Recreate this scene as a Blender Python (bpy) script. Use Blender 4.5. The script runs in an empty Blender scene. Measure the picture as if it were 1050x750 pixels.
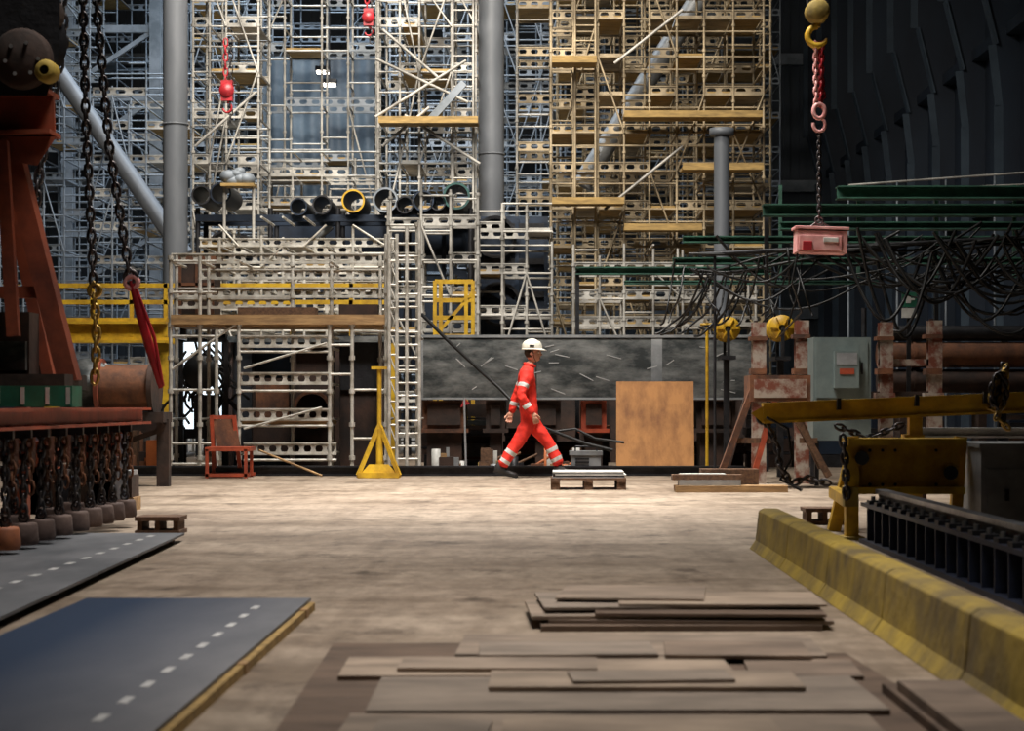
import bpy, math, random
from mathutils import Vector, Matrix, Euler, noise
R=random.Random(11)
F=1900.0; H=0.95
def X(px,d): return (px-553)*d/F
def Z(py,d): return H-(py-415)*d/F
def P(px,py,d): return Vector((X(px,d),d,Z(py,d)))

# ------------------------------------------------------------ materials
def mat(name,c,rough=.6,metal=0.0,c2=None,scale=3.0,detail=6,bump=0.0,bscale=None,emit=0,stretch=None,lo=.35,hi=.65):
    m=bpy.data.materials.new(name); m.use_nodes=True
    nt=m.node_tree; b=nt.nodes['Principled BSDF']
    b.inputs['Roughness'].default_value=rough; b.inputs['Metallic'].default_value=metal
    if c2 is None: c2=tuple(x*.6 for x in c)
    tc=nt.nodes.new('ShaderNodeTexCoord'); mp=nt.nodes.new('ShaderNodeMapping')
    if stretch: mp.inputs['Scale'].default_value=stretch
    nt.links.new(tc.outputs['Object'],mp.inputs['Vector'])
    n=nt.nodes.new('ShaderNodeTexNoise'); n.inputs['Scale'].default_value=scale; n.inputs['Detail'].default_value=detail
    n.inputs['Roughness'].default_value=.65
    nt.links.new(mp.outputs[0],n.inputs['Vector'])
    r=nt.nodes.new('ShaderNodeValToRGB')
    r.color_ramp.elements[0].position=lo; r.color_ramp.elements[1].position=hi
    r.color_ramp.elements[0].color=(*c2,1); r.color_ramp.elements[1].color=(*c,1)
    nt.links.new(n.outputs['Fac'],r.inputs[0]); nt.links.new(r.outputs[0],b.inputs['Base Color'])
    if bump:
        n2=nt.nodes.new('ShaderNodeTexNoise'); n2.inputs['Scale'].default_value=bscale or scale*4; n2.inputs['Detail'].default_value=4
        nt.links.new(mp.outputs[0],n2.inputs['Vector'])
        bp=nt.nodes.new('ShaderNodeBump'); bp.inputs['Strength'].default_value=bump; bp.inputs['Distance'].default_value=.02
        nt.links.new(n2.outputs['Fac'],bp.inputs['Height']); nt.links.new(bp.outputs[0],b.inputs['Normal'])
    if emit:
        b.inputs['Emission Color'].default_value=(*c,1); b.inputs['Emission Strength'].default_value=emit
    return m
galv=mat('galvanised_steel',(.70,.68,.63),.45,.25,(.36,.33,.28),5)
galvF=mat('galvanised_steel_far',(.54,.52,.48),.55,.2,(.18,.17,.155),1.2,lo=.38,hi=.62)  # dimmer copy of the steel for scaffolds farther back, depth fade in colour
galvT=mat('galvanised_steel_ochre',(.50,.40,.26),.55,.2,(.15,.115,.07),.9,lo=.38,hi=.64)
galvD=mat('galvanised_steel_hazed',(.26,.29,.33),.6,.2,(.10,.12,.14),1.0)  # greyer, bluer copy for the farthest scaffolds, haze put into the colour
wood=mat('wood_plank',(.44,.27,.12),.75,0,(.22,.13,.06),3,stretch=(1,6,6),bump=.2)
woodP=mat('wood_scaffold_board',(.42,.27,.09),.75,0,(.20,.13,.045),3,stretch=(1,6,6),bump=.2)
woodD=mat('wood_dark',(.16,.085,.045),.8,0,(.07,.035,.02),4,stretch=(6,1,6),bump=.2)
plyO=mat('plywood_orange',(.46,.21,.065),.65,0,(.22,.09,.03),2.2,stretch=(2,2,1),bump=.1,lo=.3,hi=.6)
rust=mat('rusty_steel',(.20,.078,.035),.8,.2,(.06,.03,.02),4,bump=.3)
rustD=mat('rusty_steel_dark',(.065,.034,.024),.8,.2,(.022,.016,.014),3,bump=.3)
redp=mat('red_paint',(.44,.075,.03),.5,0,(.22,.04,.02),4,bump=.1)
redD=mat('red_oxide_paint',(.33,.07,.028),.6,0,(.12,.028,.016),2.0,bump=.15)
redB=mat('bright_red_paint',(.46,.022,.032),.4,0,(.22,.015,.02),5)
pink=mat('faded_red_plastic',(.75,.42,.40),.5,0,(.58,.22,.21),6)
yel=mat('yellow_paint',(.68,.42,.02),.5,0,(.36,.20,.015),4,bump=.15)
yelD=mat('yellow_kerb_paint',(.40,.28,.045),.75,0,(.15,.11,.045),2.4,bump=.5,lo=.35,hi=.62)
green=mat('green_paint',(.035,.12,.08),.55,0,(.018,.05,.036),3)
greenL=mat('green_paint_light',(.02,.20,.12),.5,0,(.02,.10,.06),4)
teal=mat('pipe_end_teal',(.02,.09,.08),.6,0,(.012,.04,.04),4)
white=mat('white_paint',(.68,.68,.65),.5,0,(.45,.44,.41),5)
greyB=mat('mill_steel_beam',(.24,.245,.24),.5,.3,(.04,.046,.048),2.6,detail=10,stretch=(.7,1,1.6),bump=.3,lo=.40,hi=.66)
greyL=mat('pale_grey_steel',(.36,.37,.38),.5,.2,(.2,.21,.22),3)
cabg=mat('cabinet_grey_green',(.17,.21,.20),.5,0,(.11,.14,.14),3)
colg=mat('column_grey_paint',(.15,.16,.18),.5,0,(.10,.11,.125),1.2,stretch=(1,1,.3))
navy=mat('dark_navy_steel',(.018,.032,.06),.5,.3,(.008,.012,.022),1.6,bump=.2)
black=mat('black_rubber',(.010,.010,.011),.5,0,(.005,.005,.005),8)
blackS=mat('blackened_steel',(.03,.03,.035),.5,.4,(.013,.013,.015),6,bump=.2)
chainM=mat('chain_steel',(.10,.10,.11),.4,.7,(.05,.035,.03),12)
goldC=mat('brass_chain',(.50,.33,.07),.4,.6,(.25,.15,.04),12)
railM=mat('rail_top_steel',(.28,.29,.31),.35,.7,(.11,.11,.12),5)
blueR=mat('blue_black_paint',(.016,.024,.05),.5,.1,(.008,.010,.022),5)
conc=mat('weight_concrete',(.15,.10,.085),.8,0,(.07,.045,.04),6,bump=.2)
concO=mat('weight_orange',(.42,.14,.05),.7,0,(.2,.07,.04),6)
lampM=mat('lamp_glow',(1,.93,.8),.5,0,(1,.93,.8),1,emit=10)
gapM=mat('bright_gap_glow',(.8,.92,1),.5,0,(.8,.92,1),1,emit=1.6)
cloth=mat('red_coverall',(.80,.030,.014),.75,0,(.54,.016,.01),9,bump=.5,bscale=14,lo=.3,hi=.6)
refl=mat('reflective_tape',(.66,.66,.64),.35,.1,(.5,.5,.48),20)
skin=mat('skin',(.58,.30,.20),.55,0,(.46,.22,.15),12)
hairM=mat('hair_brown',(.06,.035,.02),.8,0,(.03,.02,.012),30)
helmM=mat('helmet_white',(.80,.78,.70),.3,0,(.70,.67,.56),8)
bootM=mat('boot_leather',(.02,.018,.017),.5,0,(.012,.01,.01),10)
eyeM=mat('eye_dark',(.03,.02,.015),.2,0,(.02,.015,.01),5)
lipM=mat('lips',(.42,.15,.12),.5,0,(.35,.12,.1),8)
plateG=mat('steel_plate_grey',(.17,.175,.19),.6,.25,(.08,.088,.10),1.8,stretch=(1,.4,1),bump=.08)
plateB=mat('steel_plate_graded',(.20,.20,.215),.6,.2,(.12,.125,.14),1.6,stretch=(1,.4,1),bump=.08)
# plate colour runs from navy on the far side to grey on its aisle side
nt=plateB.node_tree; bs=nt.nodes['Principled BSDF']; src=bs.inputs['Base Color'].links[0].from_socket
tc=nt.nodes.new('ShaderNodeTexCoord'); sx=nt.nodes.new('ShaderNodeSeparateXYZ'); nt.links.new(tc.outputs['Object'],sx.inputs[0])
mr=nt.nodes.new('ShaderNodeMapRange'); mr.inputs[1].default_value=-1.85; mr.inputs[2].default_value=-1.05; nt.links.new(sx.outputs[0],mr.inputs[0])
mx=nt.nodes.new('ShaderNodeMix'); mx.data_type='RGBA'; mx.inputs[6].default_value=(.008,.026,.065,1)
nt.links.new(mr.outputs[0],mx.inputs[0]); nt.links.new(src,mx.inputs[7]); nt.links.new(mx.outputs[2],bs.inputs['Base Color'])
markM=mat('paint_mark',(.55,.55,.55),.6,0,(.36,.36,.36),9)
sheets=[mat('sheet_plate_%d'%i,c,.62,.1,tuple(x*.55 for x in c),2.5,detail=9,stretch=(.7,2,1),bump=.15,lo=.38,hi=.62) for i,c in enumerate([(.25,.185,.14),(.31,.24,.185),(.15,.10,.07),(.28,.225,.18),(.37,.285,.215)])]
wallB=mat('wall_cladding_grey',(.045,.057,.073),.7,0,(.022,.029,.04),.35,stretch=(1,1,.3))
wallR=mat('wall_cladding_blue',(.016,.028,.048),.6,.1,(.008,.013,.024),.5,stretch=(1,1,.3))
ribM=mat('wall_rib_blue',(.05,.075,.105),.6,.1,(.025,.04,.06),.8)
wallL=mat('wall_cladding_dark',(.05,.055,.06),.7,0,(.028,.03,.032),.5)
rpM=mat('worn_white_red_paint',(.34,.29,.24),.6,0,(.16,.045,.025),6,lo=.42,hi=.58)
sheetM=mat('weather_sheet_blue',(.10,.15,.21),.6,0,(.035,.055,.085),.7)

def floor_mat():
    m=bpy.data.materials.new('dusty_concrete'); m.use_nodes=True; nt=m.node_tree; b=nt.nodes['Principled BSDF']
    tc=nt.nodes.new('ShaderNodeTexCoord')
    def nz(sc,det,st,off=0):
        mp=nt.nodes.new('ShaderNodeMapping'); mp.inputs['Scale'].default_value=st; mp.inputs['Location'].default_value=(off,off*.7,0)
        nt.links.new(tc.outputs['Object'],mp.inputs[0])
        n=nt.nodes.new('ShaderNodeTexNoise'); n.inputs['Scale'].default_value=sc; n.inputs['Detail'].default_value=det; n.inputs['Roughness'].default_value=.7
        nt.links.new(mp.outputs[0],n.inputs['Vector']); return n
    a=nz(.45,8,(1,1,1)); c=nz(7,10,(1,.5,1)); d=nz(1.1,9,(.35,1.2,1)); g=nz(2.2,4,(1,.12,1)); h=nz(2.6,10,(1,.7,1),9)
    def ramp(n,p0,c0,p1,c1):
        r=nt.nodes.new('ShaderNodeValToRGB'); e=r.color_ramp.elements
        e[0].position=p0; e[0].color=(*c0,1); e[1].position=p1; e[1].color=(*c1,1); nt.links.new(n.outputs['Fac'],r.inputs[0]); return r.outputs[0]
    def mul(x,y):
        k=nt.nodes.new('ShaderNodeMix'); k.data_type='RGBA'; k.blend_type='MULTIPLY'; k.inputs[0].default_value=1
        nt.links.new(x,k.inputs[6]); nt.links.new(y,k.inputs[7]); return k.outputs[2]
    o=mul(ramp(a,.3,(.25,.19,.14),.68,(.40,.325,.25)),ramp(c,.32,(.58,.56,.54),.6,(1,1,1)))
    o=mul(o,ramp(d,.38,(.60,.56,.52),.56,(1,1,1))); o=mul(o,ramp(g,.36,(.78,.76,.74),.5,(1,1,1)))
    o=mul(o,ramp(h,.34,(.42,.39,.37),.45,(1,1,1)))
    nt.links.new(o,b.inputs['Base Color'])
    rr=nt.nodes.new('ShaderNodeMapRange'); rr.inputs[3].default_value=.40; rr.inputs[4].default_value=.85
    nt.links.new(d.outputs['Fac'],rr.inputs[0]); nt.links.new(rr.outputs[0],b.inputs['Roughness'])
    bp=nt.nodes.new('ShaderNodeBump'); bp.inputs['Strength'].default_value=.3; bp.inputs['Distance'].default_value=.01
    nt.links.new(c.outputs['Fac'],bp.inputs['Height']); nt.links.new(bp.outputs[0],b.inputs['Normal'])
    return m
floorM=floor_mat()

# ------------------------------------------------------------ mesh builder
class B:
    def __init__(s): s.v=[];s.f=[];s.m=[];s.sm=[];s.mats=[]
    def mi(s,m):
        if m not in s.mats: s.mats.append(m)
        return s.mats.index(m)
    def add(s,vs,fs,m,smooth=False):
        o=len(s.v); k=s.mi(m); s.v.extend([tuple(v) for v in vs])
        for f in fs:
            s.f.append([o+i for i in f]); s.m.append(k); s.sm.append(smooth)
    def mbox(s,M,sx,sy,sz,m):
        vs=[M@Vector((x*sx/2,y*sy/2,z*sz/2)) for x in(-1,1) for y in(-1,1) for z in(-1,1)]
        s.add(vs,[(0,1,3,2),(4,6,7,5),(0,4,5,1),(2,3,7,6),(0,2,6,4),(1,5,7,3)],m)
    def box(s,x0,x1,y0,y1,z0,z1,m):
        s.mbox(Matrix.Translation(((x0+x1)/2,(y0+y1)/2,(z0+z1)/2)),abs(x1-x0),abs(y1-y0),abs(z1-z0),m)
    def obox(s,c,size,rot,m):
        s.mbox(Matrix.Translation(c)@Euler(rot).to_matrix().to_4x4(),*size,m)
    def pbox(s,px0,px1,py0,py1,d,t,m):
        s.box(X(px0,d),X(px1,d),d,d+t,Z(py1,d),Z(py0,d),m)
    def frame(s,p0,p1,up=Vector((0,0,1))):
        d=(p1-p0); L=d.length; d.normalize()
        u=up
        if abs(d.dot(u))>.98: u=Vector((0,1,0))
        a=d.cross(u).normalized(); b=a.cross(d)
        return d,a,b,L
    def beam(s,p0,p1,w,h,m):
        p0=Vector(p0);p1=Vector(p1); d,a,b,L=s.frame(p0,p1)
        M=Matrix(((d.x,a.x,b.x,0),(d.y,a.y,b.y,0),(d.z,a.z,b.z,0),(0,0,0,1)))
        M.translation=(p0+p1)/2
        s.mbox(M,L,w,h,m)
    def ibeam(s,p0,p1,w,h,t,m):
        p0=Vector(p0);p1=Vector(p1); d,a,b,L=s.frame(p0,p1)
        s.beam(p0,p1,t,h-2*t,m)
        o=b*(h/2-t/2); s.beam(p0+o,p1+o,w,t,m); s.beam(p0-o,p1-o,w,t,m)
    def tube(s,p0,p1,r,m,n=6,r2=None,cap=True):
        p0=Vector(p0);p1=Vector(p1); d,a,b,L=s.frame(p0,p1); r2=r if r2 is None else r2
        vs=[]
        for p,q in((p0,r),(p1,r2)):
            for i in range(n):
                t=2*math.pi*i/n; vs.append(p+(a*math.cos(t)+b*math.sin(t))*q)
        s.add(vs,[(i,(i+1)%n,n+(i+1)%n,n+i) for i in range(n)],m,n>4)
        if cap: s.add(vs,[tuple(range(n))[::-1],tuple(range(n,2*n))],m)
    def path(s,pts,r,m,n=6,closed=False,rs=None):
        pts=[Vector(p) for p in pts]; N=len(pts); vs=[]; pa=None
        for i,p in enumerate(pts):
            if closed: d=pts[(i+1)%N]-pts[i-1]
            else: d=pts[min(i+1,N-1)]-pts[max(i-1,0)]
            d.normalize()
            if pa is None:
                u=Vector((0,0,1)) if abs(d.z)<.9 else Vector((0,1,0))
                a=d.cross(u).normalized()
            else: a=(pa-d*pa.dot(d)).normalized()
            pa=a; b=a.cross(d); q=rs[i] if rs else r
            for k in range(n):
                t=2*math.pi*k/n; vs.append(p+(a*math.cos(t)+b*math.sin(t))*q)
        fs=[]
        for i in range(N if closed else N-1):
            j=(i+1)%N
            for k in range(n): fs.append((i*n+k,i*n+(k+1)%n,j*n+(k+1)%n,j*n+k))
        s.add(vs,fs,m,True)
        if not closed: s.add(vs,[tuple(range(n))[::-1],tuple(range((N-1)*n,N*n))],m)
    def pipe(s,p0,p1,Ro,t,m,mi=None,n=20):
        p0=Vector(p0);p1=Vector(p1); d,a,b,L=s.frame(p0,p1); vs=[]
        for p in(p0,p1):
            for q in(Ro,Ro-t):
                for i in range(n):
                    th=2*math.pi*i/n; vs.append(p+(a*math.cos(th)+b*math.sin(th))*q)
        s.add(vs,[(i,(i+1)%n,2*n+(i+1)%n,2*n+i) for i in range(n)],mi or m,True)
        s.add(vs,[(n+i,n+(i+1)%n,3*n+(i+1)%n,3*n+i) for i in range(n)],mi or m,True)
        s.add(vs,[(i,(i+1)%n,n+(i+1)%n,n+i) for i in range(n)]+[(2*n+i,2*n+(i+1)%n,3*n+(i+1)%n,3*n+i) for i in range(n)],m)
    def lathe(s,c,prof,m,n=20,axis='z'):
        vs=[]; c=Vector(c)
        for r,z in prof:
            for i in range(n):
                t=2*math.pi*i/n
                if axis=='z': vs.append(c+Vector((r*math.cos(t),r*math.sin(t),z)))
                elif axis=='y': vs.append(c+Vector((r*math.cos(t),z,r*math.sin(t))))
                else: vs.append(c+Vector((z,r*math.cos(t),r*math.sin(t))))
        N=len(prof)
        s.add(vs,[(j*n+i,j*n+(i+1)%n,(j+1)*n+(i+1)%n,(j+1)*n+i) for j in range(N-1) for i in range(n)],m,True)
    def torus(s,c,axis,Rr,r,m,n=16,k=6,sc=1):
        c=Vector(c); d,a,b,L=s.frame(Vector((0,0,0)),Vector(axis))
        s.path([c+a*Rr*math.cos(2*math.pi*i/n)+b*Rr*sc*math.sin(2*math.pi*i/n) for i in range(n)],r,m,k,True)
    def chain(s,pts,pitch,r,m):
        pts=[Vector(p) for p in pts]; seg=[(pts[i],pts[i+1]) for i in range(len(pts)-1)]
        total=sum((q-p).length for p,q in seg); n=max(1,int(total/pitch))
        for i in range(n):
            t=(i+.5)*total/n; a2=0
            for si,(p,q) in enumerate(seg):
                l=(q-p).length
                if a2+l>=t or si==len(seg)-1:
                    c=p.lerp(q,min(1,(t-a2)/l)); d=(q-p).normalized(); break
                a2+=l
            u=Vector((0,1,0)) if abs(d.y)<.9 else Vector((1,0,0))
            a=d.cross(u).normalized(); b=a.cross(d)
            if i%2: a=b
            L=pitch*.5+r*1.1; W_=pitch*.36
            s.path([c+d*L*math.cos(2*math.pi*j/8)*1.15+a*W_*math.sin(2*math.pi*j/8) for j in range(8)],r,m,4,True)
    def perf(s,p0,p1,h,m,cell=.28):
        p0=Vector(p0);p1=Vector(p1); d=(p1-p0); L=d.length; d.normalize(); n=max(1,round(L/cell)); w=L/n; vs=[];fs=[]
        up=Vector((0,0,1))
        for i in range(n):
            c=p0+d*w*(i+.5)+up*h/2; o=len(vs)
            hw=w/2;hh=h/2
            for (u,q) in((-1,-1),(0,-1),(1,-1),(1,0),(1,1),(0,1),(-1,1),(-1,0)): vs.append(c+d*u*hw+up*q*hh)
            iw=w*.33; ih=h*.29
            for (u,q) in((-.72,-.9),(0,-1),(.72,-.9),(1,0),(.72,.9),(0,1),(-.72,.9),(-1,0)): vs.append(c+d*u*iw+up*q*ih)
            for k in range(8): fs.append((o+k,o+(k+1)%8,o+8+(k+1)%8,o+8+k))
        s.add(vs,fs,m)
        s.beam(p0+up*h,p1+up*h,.04,.02,m); s.beam(p0,p1,.04,.02,m)
    def done(s,name,parent=None,bevel=0):
        me=bpy.data.meshes.new(name); me.from_pydata(s.v,[],s.f)
        for m in s.mats: me.materials.append(m)
        me.polygons.foreach_set('material_index',s.m); me.polygons.foreach_set('use_smooth',s.sm); me.update()
        o=bpy.data.objects.new(name,me); bpy.context.scene.collection.objects.link(o)
        if parent: o.parent=parent
        if bevel:
            bv=o.modifiers.new('bevel','BEVEL'); bv.width=bevel; bv.segments=2; bv.limit_method='ANGLE'
        return o
def empty(name,loc=(0,0,0)):
    e=bpy.data.objects.new(name,None); e.location=loc; bpy.context.scene.collection.objects.link(e); return e

# ------------------------------------------------------------ hall shell
XL,XR,YB,ZC=-19,10.2,66,20
b=B(); b.box(XL,XR,-8,YB,-.3,0,floorM); b.done('floor')
b=B(); b.box(XL,XR,-8,YB,ZC,ZC+.3,wallL)
for y in range(0,66,6): b.ibeam((XL+.3,y,ZC-.8),(XR-.3,y,ZC-.8),.4,1.2,.06,wallL)
b.done('ceiling')
b=B(); b.box(XL,XR,YB,YB+.3,0,ZC,wallB)
x=XL+.2
while x<XR-.2:
    b.box(x,x+.22,YB-.09,YB,0,ZC,wallB); x+=.55
for z in(4,8.5,13): b.box(XL,XR,YB-.35,YB-.1,z,z+.4,galvD)
b.done('wall_back')
b=B(); b.box(XL-.3,XL,-8,YB,0,ZC,wallL); b.done('wall_left')
b=B(); b.box(XL,XR,-8.3,-8,0,ZC,wallL); b.done('wall_front')
b=B(); b.box(XR,XR+.3,-8,YB,0,ZC,wallR)
y=30
while y<65:
    prof=[(0,0),(-.35,0),(-.35,7.3),(-.5,8.6),(-.9,10.2),(-.9,14),(-.5,16),(0,16)]
    vs=[(XR+p[0],y,p[1]) for p in prof]+[(XR+p[0],y+.12,p[1]) for p in prof]; n=len(prof)
    b.add(vs,[tuple(range(n)),tuple(range(n,2*n))[::-1]]+[(i,n+i,n+(i+1)%n,(i+1)%n) for i in range(n)],wallR)
    for i in range(2,5):
        p,q=prof[i],prof[i+1]; b.beam((XR+p[0],y+.06,p[1]),(XR+q[0],y+.06,q[1]),.34,.04,ribM)
    b.beam((XR-.37,y+.06,0),(XR-.37,y+.06,7.3),.34,.04,ribM)
    b.box(XR-.06,XR,y+.8,y+1.3,0,18,wallR); b.box(XR-.06,XR,y+1.9,y+2.4,0,18,wallR)
    y+=3.1
for z in(5.2,8.8,12): b.box(XR-.3,XR,28,65,z,z+.25,wallR)
b.done('wall_right')

# ------------------------------------------------------------ columns
def column(px,w,d,ztop,m=colg):
    b=B(); r=w/2*d/F; x=X(px,d)
    b.lathe((x,d,0),[(r,0),(r,ztop)],m,32)
    b.lathe((x,d,0),[(0,.02),(r+.12,.02),(r+.12,.08),(r,.08)],m,32)
    for z in (6,12):
        if z<ztop: b.lathe((x,d,0),[(r,z),(r+.015,z),(r+.015,z+.03),(r,z+.03)],m,32)
    return b
column(180,25,33.5,ZC).done('building_column')
column(504,26,37.5,ZC).done('building_column')
b=column(740,16,33,Z(140,33)); d=33; x=X(740,d); z=Z(140,d)
b.lathe((x,d,0),[(.14,z),(.22,z+.02),(.22,z+.14),(0,z+.14)],colg,24); b.done('pipe_stanchion')
G=empty('scaffolding')
def diag(name,a,c,r,m):
    b=B(); b.tube(a,c,r,m,20); b.tube(a,Vector(a)+(Vector(c)-Vector(a))*.01,r*1.25,m,20); b.done(name)
diag('diagonal_steel_brace',P(40,45,43.6),P(190,262,43.2),.2,colg)
diag('diagonal_steel_brace',P(596,190,41),P(722,-10,41),.22,greyL)
b=B()
for px in (70,160): b.ibeam(P(px,400,50),P(px,-80,50),.3,.3,.04,galvD)
for k in range(6):
    b.beam(P(70,300-k*70,50),P(160,240-k*70,50),.12,.12,galvD); b.beam(P(70,240-k*70,50),P(160,240-k*70,50),.15,.2,galvD)
b.done('lattice_steel_tower')
b=B()
for (x0,y0,x1,y1) in ((385,120,478,62),(415,118,492,168),(392,150,440,110),(385,60,480,105),(630,65,700,10),(620,215,700,150),(200,150,262,95),(392,30,450,80)):
    b.tube(P(x0,y0,36.2),P(x1,y1,36.2),.03,galvF,8)
b.beam(P(436,128,36.2),P(476,85,36.2),.08,.14,galvD)
b.done('diagonal_tubes',G)

# ------------------------------------------------------------ scaffolds
sn=[0]
def scaffold(xs,y0,y1,z0,z1,mS,mP,dz=1.0,pp=.6,dd=.3,br=.2,seed=1,rr=.025,cell=.28,ph=.17,mid=.7,collar=True,dmat=None,ladder=None):
    r=random.Random(seed); b=B()
    for x in xs:
        for y in(y0,y1):
            zt=z1+r.uniform(-.6,.3)
            b.tube((x,y,0),(x,y,zt),rr,mS,6)
            b.tube((x,y,0),(x,y,.03),rr*3,mS,6)
            if collar:
                z=z0%0.5+.1
                while z<zt: b.tube((x,y,z),(x,y,z+.05),rr*1.7,mS,6,cap=False); z+=.5
    z=z0
    while z<z1:
        for i,x in enumerate(xs):
            b.tube((x,y0,z),(x,y1,z),rr*.9,mS,5)
            if r.random()<.35: b.tube((x,y0,z+.5),(x,y1,z+.5),rr*.9,mS,5)
            if i==len(xs)-1: break
            x2=xs[i+1]
            for y in(y0,y1):
                if r.random()<pp: b.perf((x,y,z),(x2,y,z),ph,mP,cell)
                else: b.tube((x,y,z),(x2,y,z),rr*.9,mS,5)
                if r.random()<mid: b.tube((x,y,z+.5),(x2,y,z+.5),rr*.8,mS,5)
                if r.random()<mid*.5: b.tube((x,y,z+.75),(x2,y,z+.75),rr*.8,mS,5)
            if r.random()<dd:
                k=4
                dm=dmat or (woodP if r.random()<.6 else mP)
                for j in range(k):
                    ya=y0+(y1-y0)*(j+.03)/k; yb=y0+(y1-y0)*(j+.97)/k
                    b.box(x+.03,x2-.03,ya,yb,z+.02,z+.07,dm)
            if r.random()<br:
                a,c=(x,x2) if r.random()<.5 else (x2,x)
                b.tube((a,y0-.05,z),(c,y0-.05,z+dz*2 if z+dz*2<z1 else z+dz),rr*.8,mS,5)
        z+=dz
    if ladder:
        x=ladder
        for o in(-.2,.2): b.tube((x+o,y0-.1,0.05),(x+o,y0-.1,z1),rr,mS,6)
        z=.3
        while z<z1: b.tube((x-.2,y0-.1,z),(x+.2,y0-.1,z),rr*.7,mS,5); z+=.3
    sn[0]+=1
    return b.done('bay_%d'%sn[0],G)
def pl(l,d): return [X(p,d) for p in l]
scaffold(pl([198,215,232,265],36.5),36.5,38,0.3,10.2,galvF,galvF,seed=2,pp=.7,dd=.45,br=.25,dz=.9)
scaffold(pl([268,300,330,357,386],38.5),38.5,40,0.3,Z(160,38.5),galvF,galvF,seed=3,pp=.8,dd=.3,dz=.6)
scaffold(pl([268,292,330,357,386],40.6),40.6,41.6,0.3,11,galvF,galvD,seed=33,pp=.4,dd=.1,dz=1.2,mid=.4)
scaffold(pl([388,410,430,463,488],36.5),36.5,38.5,0.3,10.2,galvF,galvF,seed=4,pp=.6,dd=.45,br=.4,dz=.9,ladder=X(475,36.5))
scaffold(pl([488,515,540,566],33.2),33.2,34.5,0.3,Z(215,33.2),galvF,galvF,seed=5,pp=.7,dd=.2,dz=.75)
scaffold(pl([530,566],39),39,40.5,0.3,10.6,galvF,galvT,seed=55,pp=.6,dd=.2,dz=1)
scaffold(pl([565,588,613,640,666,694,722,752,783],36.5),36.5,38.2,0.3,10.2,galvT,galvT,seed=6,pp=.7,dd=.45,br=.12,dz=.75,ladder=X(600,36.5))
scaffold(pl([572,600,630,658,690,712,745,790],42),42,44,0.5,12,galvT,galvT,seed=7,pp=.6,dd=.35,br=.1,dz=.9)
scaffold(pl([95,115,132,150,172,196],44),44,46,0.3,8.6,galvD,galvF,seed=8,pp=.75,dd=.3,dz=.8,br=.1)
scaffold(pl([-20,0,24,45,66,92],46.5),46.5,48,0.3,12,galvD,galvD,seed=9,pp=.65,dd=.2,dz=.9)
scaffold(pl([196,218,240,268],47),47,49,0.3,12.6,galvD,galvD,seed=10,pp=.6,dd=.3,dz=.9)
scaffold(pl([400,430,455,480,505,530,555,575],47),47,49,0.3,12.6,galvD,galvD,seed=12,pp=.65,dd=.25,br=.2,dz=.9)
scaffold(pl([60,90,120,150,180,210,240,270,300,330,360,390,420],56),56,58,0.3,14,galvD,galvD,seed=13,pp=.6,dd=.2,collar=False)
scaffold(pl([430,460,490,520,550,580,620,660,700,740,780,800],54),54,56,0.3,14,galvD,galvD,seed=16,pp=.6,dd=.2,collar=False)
scaffold(pl([205,225,245,268,290,312,335,362,396],31.5),31.5,33,0.4,Z(245,31.5),galv,galv,seed=14,pp=.85,dd=.2,dz=.36,mid=0,ph=.13,cell=.22)
scaffold(pl([398,432,462,490],31.5),31.5,32,0.4,Z(200,31.5),galvF,galvF,seed=17,pp=.75,dd=.1,dz=.6,mid=.4)
scaffold(pl([588,615,640,670,700,735,775],34.2),34.2,35.4,0.4,Z(265,34),galvF,galvF,seed=15,pp=.8,dd=.2,dz=.5,mid=.2)
b=B(); d=35.7
for(px0,px1,py) in((388,490,122),(640,782,116),(566,640,205),(640,720,232),(198,232,262),(566,612,60),(700,783,170)):
    for j in range(4): b.box(X(px0,d),X(px1,d),d+j*.16,d+j*.16+.15,Z(py,d)-.06,Z(py,d),woodP)
    b.box(X(px0,d),X(px1,d),d-.03,d,Z(py,d)-.08,Z(py,d)+.05,woodP)
b.done('timber_decking',G)
b=B(); d=33.05; rr=random.Random(5)
for i in range(9):
    c=P(244+rr.uniform(-10,10),182+rr.uniform(-6,5),d); s=rr.uniform(.10,.18)
    b.lathe(c,[(0,-s*.7),(s*.7,-s*.5),(s,0),(s*.7,s*.5),(0,s*.7)],galvD,10)
b.box(X(228,d),X(262,d),d-.2,d+.2,Z(192,d),Z(189,d),woodP)
b.tube((X(230,d),d,0),(X(230,d),d,Z(190,d)),.03,galvF,6); b.tube((X(260,d),d,0),(X(260,d),d,Z(190,d)),.03,galvF,6)
b.done('tarpaulin_bundle',G)

# ------------------------------------------------------------ plastic sheet, tank structure, pipes
def sheet(name,px0,px1,py0,py1,d,m,amp=.06):
    b=B(); nx=50; nz=6; vs=[]
    for j in range(nz+1):
        for i in range(nx+1):
            u=i/nx; v=j/nz
            vs.append((X(px0,d)+(X(px1,d)-X(px0,d))*u, d+amp*math.sin(u*38+math.sin(v*5))*(.5+.5*v), Z(py0,d)+(Z(py1,d)-Z(py0,d))*v))
    b.add(vs,[(j*(nx+1)+i,j*(nx+1)+i+1,(j+1)*(nx+1)+i+1,(j+1)*(nx+1)+i) for j in range(nz) for i in range(nx)],m,True)
    return b.done(name)
sheet('weather_sheet',270,384,58,250,42.4,sheetM)
b=B()
for(px,py) in((338,86),(331,73)):
    c=P(px,py,42); b.box(c.x-.13,c.x+.13,c.y-.1,c.y+.1,c.z-.05,c.z,lampM); b.box(c.x-.16,c.x+.16,c.y-.12,c.y+.12,c.z,c.z+.1,blackS); b.tube(c+Vector((0,0,.1)),c+Vector((0,0,3)),.015,blackS,5)
b.done('work_floodlights')
b=B(); d=35.0
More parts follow.
